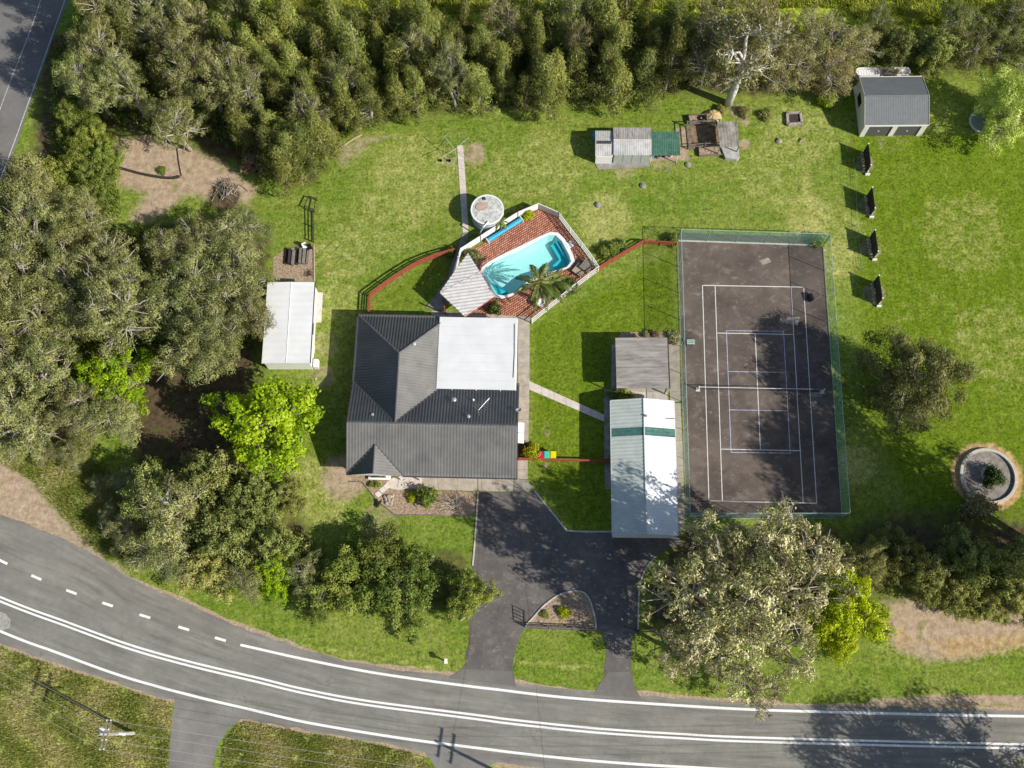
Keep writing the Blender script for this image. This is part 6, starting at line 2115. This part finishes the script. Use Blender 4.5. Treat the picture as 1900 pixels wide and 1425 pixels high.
for u, v, h, r in ((235, 1010, 2.2, 1.5), (262, 1045, 1.8, 1.3), (215, 960, 2.4, 1.6), (150, 850, 3.0, 2.0), (100, 845, 2.6, 1.8), (35, 830, 3.2, 2.2), (190, 900, 2.0, 1.4), (245, 900, 3.2, 2.0)):
    plant('brown', G(u, v), h, r, 'low straggly scrub tree on the bank by the road bend', group='scrub on the bank by the bend', name='scrub_tree', leaf=L_EUC)
# shrubs
SH = [(988, 841, 1.5, 0.85, L_YEL, 'round yellow-green shrub beside the wheelie bins'),
      (1156, 738, 1.1, 1.05, L_DARK, 'leafy green shrub at the end of the long shed'),
      (1140, 735, 0.9, 0.7, L_DARK, 'smaller green shrub at the corner of the long shed'),
      (1839, 888, 1.7, 1.0, leaf_mat('topiary_leaf', [(0.0, (0.03, 0.07, 0.01)), (1.0, (0.10, 0.17, 0.03))]), 'clipped round green bush in the centre of the circular planter'),
      (794, 923, 1.5, 1.05, L_DARK, 'rounded dark green shrub in the front garden bed'),
      (766, 922, 0.6, 0.55, L_YEL, 'small yellow-green plant in the front garden bed'),
      (689, 899, 0.35, 0.3, L_DARK, 'tiny green plant in front of the bay window'),
      (701, 900, 0.4, 0.35, L_DARK, 'small green plant right of the bay window'),
      (1046, 1137, 0.7, 0.6, L_YEL, 'bright yellow shrub in the island garden bed'),
      (1010, 1140, 0.4, 0.4, L_DARK, 'small green plant at the narrow end of the island bed'),
      (1531, 190, 1.9, 1.0, L_LIME, 'little lime-green sapling left of the double garage'),
      (1122, 470, 0.9, 0.8, L_DARK, 'dark bush on the lawn side of the straight red fence'),
      (1136, 463, 1.0, 0.85, L_DARK, 'second dark bush beside the straight red fence'),
      (1152, 458, 0.8, 0.7, L_DARK, 'third dark bush beside the straight red fence'),
      (1246, 448, 1.0, 0.7, L_DARK, 'dark bush at the left corner of the tennis court'),
      (1517, 449, 1.2, 0.8, L_DARK, 'dark bush behind the right corner of the court fence'),
      (1212, 622, 0.6, 0.5, L_DEAD, 'dry brown plant in the bed behind the shelter'),
      (1200, 623, 0.5, 0.45, L_CREAM, 'pale flowering plant in the bed behind the shelter'),
      (1250, 626, 0.6, 0.7, L_CREAM, 'pale leafy plant at the court corner of the shelter bed'),
      (918, 575, 1.4, 0.75, L_PALM, 'green shrub between the pool shelter and the patio'),
      (981, 402, 0.9, 0.6, L_YEL, 'yellow-green plant at the peak of the pool fence'),
      (873, 478, 1.0, 0.8, L_WEEP, 'grey twiggy shrub in the bed beside the pool shelter'),
      (884, 475, 0.8, 0.6, L_BROWN, 'brown-tipped shrub in the bed beside the pool shelter'),
      (1048, 540, 1.2, 0.9, L_PALM, 'spiky green shrub beside the pool palms'),
      (1060, 532, 1.0, 0.8, L_WEEP, 'grey-green shrub beside the slatted bench'),
      (1030, 548, 0.9, 0.7, L_PALM, 'low green shrub at the foot of the palms'),
      (835, 470, 0.8, 0.6, L_DARK, 'small green plant where the red fence meets the path'),
      (301, 318, 0.5, 0.5, L_DARK, 'small green plant inside the log-edged clearing'),
      (476, 303, 2.0, 1.6, L_DEAD, 'brown dead-leaved shrub above the black tyre'),
      (1335, 205, 0.7, 0.5, L_BROWN, 'small brown shrub near the base of the white-trunked gum'),
      (1380, 210, 0.8, 0.7, L_BROWN, 'low brown shrub right of the white-trunked gum'),
      (1420, 215, 0.7, 0.8, L_WEEP, 'faint grey shrub on the upper lawn near the square planter'),
      (1810, 942, 1.8, 1.5, L_CREAM, 'pale leafy sapling leaning over the lower kerb of the circular planter')]
for i, (u, v, h, r, lf, lab) in enumerate(SH):
    plant('shrub', G(u, v), h, r, lab, 'shrub', name='shrub', leaf=lf, pid=i)
# bare twiggy shrub in the front bed
x, y = G(846, 936)
ts_ = thing('bare_shrub', 'leafless grey twiggy shrub in the front garden bed by the driveway', 'shrub', (x, y, 0))
for k in range(26):
    w = RNG.uniform(0, 2*math.pi)
    l_ = RNG.uniform(0.9, 1.9)
    p0 = np.array([x, y, 0.0])+np.array([*RNG.normal(0, .25, 2), 0])
    d = np.array([math.cos(w)*0.8, math.sin(w)*0.55, RNG.uniform(0.5, 1.0)])*l_
    m1 = p0+d*0.5+RNG.normal(0, .12, 3)
    mb = MB().tube([p0, m1, p0+d], [0.03, 0.02, 0.008], 4, cap=False)
    for j in range(4):
        s0 = m1+(p0+d-m1)*RNG.uniform(0, 0.8)
        e0 = s0+d*0.35+RNG.normal(0, .25, 3)
        mb.tube([s0, (s0+e0)/2+RNG.normal(0, .05, 3), e0], [0.014, 0.01, 0.005], 3, cap=False)
    mb.build('stem', mat('grey_twig', (0.42, 0.37, 0.32), 0.9, 0.3, 4), ts_)


# palms by the pool
def palm(u, v, h, nf, fl_, label, seed, name='palm_tree', tr=0.14, z=0.04):
    rng = np.random.default_rng(seed)
    x, y = G(u, v)
    t = thing(name, label, 'palm', (x, y, 0))
    lean = rng.normal(0, 0.12, 2)
    MB().tube([(x, y, 0), (x+lean[0]*.5, y+lean[1]*.5, h*.5), (x+lean[0], y+lean[1], h)], [tr*1.2, tr, tr*0.8], 9).build('trunk', M_BARKD, t)
    c = np.array([x+lean[0], y+lean[1], h])
    for k in range(nf):
        w = 2*math.pi*k/nf+rng.normal(0, .15)
        el = rng.uniform(-0.25, 0.85)
        L_ = fl_*rng.uniform(0.8, 1.1)
        pts = []
        for s_ in np.linspace(0, 1, 8):
            rr = L_*(math.cos(el)*s_)
            zz_ = L_*(math.sin(el)*s_)-L_*0.62*s_**2.2
            pts.append(c+np.array([math.cos(w)*rr, math.sin(w)*rr, zz_]))
        pts = np.array(pts)
        cs, ns, ln_, wd_, ups_ = [], [], [], [], []
        side = np.array([-math.sin(w), math.cos(w), 0])
        for s_ in np.linspace(0.12, 1, 17):
            i = min(6, int(s_*7))
            q = pts[i]+(pts[i+1]-pts[i])*(s_*7-i)
            tg_ = pts[i+1]-pts[i]
            tg_ /= np.linalg.norm(tg_)
            for sg in (-1, 1):
                ll_ = 0.50*fl_/2.2*(0.35+0.65*math.sin(math.pi*min(1, s_*0.9+0.1)))
                dr_ = side*sg*0.62+tg_*0.75+np.array([0, 0, -0.35])+rng.normal(0, .08, 3)
                dr_ /= np.linalg.norm(dr_)
                cs.append(q+dr_*ll_/2)
                ns.append(np.cross(dr_, tg_)*sg)
                ups_.append(dr_)
                ln_.append(ll_)
                wd_.append(0.12)
        V, Q, A = leaf_quads(np.array(cs), np.array(ns), np.array(ln_), np.array(wd_), rng, rng.uniform(0, 1)*np.ones(len(cs))*0.6+rng.uniform(0, .4, len(cs)), np.array(ups_))
        # the rib of the frond
        rb_ = MB().tube(pts, 0.018, 3, cap=False)
        b = len(V)
        V2 = np.concatenate([V, np.array(rb_.v)])-np.array([x, y, 0])
        Q2 = np.concatenate([Q, np.array(rb_.f)+b])
        me_ = fast_mesh('frond', V2, Q2, dict(lv=np.concatenate([A, 0.9*np.ones(len(rb_.v))])))
        me_.materials.append(L_PALM)
        o = bpy.data.objects.new('frond', me_)
        COL.objects.link(o)
        o.parent = t
    return t


palm(1000, 557, 5.2, 15, 3.0, 'taller feathery palm leaning over the pool by the white pot', 4)
palm(1022, 553, 4.2, 12, 2.6, 'shorter feathery palm beside the taller pool palm', 9)
palm(928, 423, 1.5, 14, 1.0, 'small palm between the water tank and the pool fence', 12, tr=0.07)

# ------------------------------------------------------------------ long grass and leaf litter, beyond counting
def blades(name, px, count, hgt, wid, m, seed, avoid=()):
    rng = np.random.default_rng(seed)
    poly = GP(px)
    a = np.array(poly)
    lo, hi = a.min(0), a.max(0)
    P = lo+(hi-lo)*rng.uniform(0, 1, (int(count*3), 2))
    ok = inside(P, poly)
    # tussocks: keep where a wavy field is high
    f = np.sin(P[:, 0]*2.1+np.sin(P[:, 1]*1.3)*1.5)+np.sin(P[:, 1]*2.7+np.sin(P[:, 0]*1.7)*1.2)+rng.normal(0, 1.0, len(P))
    ok &= f > -0.6
    for av in avoid:
        ok &= ~inside(P, av)
    P = P[ok][:count]
    N = len(P)
    th = rng.uniform(0, 2*math.pi, N)
    h = rng.uniform(*hgt, N)
    tilt = rng.uniform(0.3, 1.1, N)
    d = np.stack([np.cos(th)*np.sin(tilt), np.sin(th)*np.sin(tilt), np.cos(tilt)], 1)
    s_ = np.stack([-np.sin(th), np.cos(th), np.zeros(N)], 1)
    w = rng.uniform(*wid, N)[:, None]/2
    b = np.concatenate([P, np.zeros((N, 1))], 1)
    V = np.empty((N, 3, 3))
    V[:, 0] = b-s_*w
    V[:, 1] = b+s_*w
    V[:, 2] = b+d*h[:, None]
    lv = np.clip(0.45+0.22*np.sin(P[:, 0]*0.9+np.sin(P[:, 1]*.6)*2)+rng.normal(0, .22, N), 0, 1)
    me_ = fast_mesh(name, V.reshape(-1, 3), np.arange(N*3).reshape(N, 3), dict(lv=np.repeat(lv, 3)), n=3)
    me_.materials.append(m)
    o = bpy.data.objects.new(name, me_)
    COL.objects.link(o)
    return tag(o, kind='stuff')


tag(blades('long_grass', [(-80, 1170), (0, 1199), (60, 1222), (130, 1245), (200, 1270), (265, 1291), (320, 1306), (316, 1345), (310, 1440), (-80, 1440)], 60000, (0.15, 0.45), (0.05, 0.11), L_GRASS, 1), 'rough long grass on the far verge around the power pole', 'grass')
tag(blades('long_grass', [(408, 1440), (420, 1372), (440, 1350), (460, 1340), (560, 1360), (650, 1375), (720, 1387), (785, 1402), (805, 1440)], 32000, (0.15, 0.4), (0.05, 0.11), L_GRASS, 2), 'rough long grass on the far verge between the two crossings', 'grass')
tag(blades('field_grass', [(330, -20), (1900, -20), (1900, 45), (1620, 48), (1560, 15), (1100, 18), (700, 30), (460, 25)], 60000, (0.3, 0.7), (0.08, 0.2), L_FIELD, 3), 'tall bright field grass beyond the tree belt', 'grass')
tag(blades('long_grass', [(-20, 825), (60, 832), (190, 860), (250, 960), (275, 1045), (200, 1035), (150, 990), (100, 935), (55, 885), (-20, 850)], 42000, (0.25, 0.65), (0.05, 0.12), L_GRASS, 4), 'straggly grass on the bank between the bare shoulder and the trees', 'grass')
tag(blades('undergrowth', [(100, 80), (1560, 90), (1570, 150), (1280, 165), (1050, 185), (700, 215), (600, 290), (480, 300), (330, 235), (200, 235), (230, 420), (470, 420), (480, 640), (330, 690), (100, 700), (0, 680), (0, 380), (90, 300)], 60000, (0.3, 0.8), (0.1, 0.25), L_DARK, 5), 'dark green undergrowth on the floor of the wood', 'undergrowth')
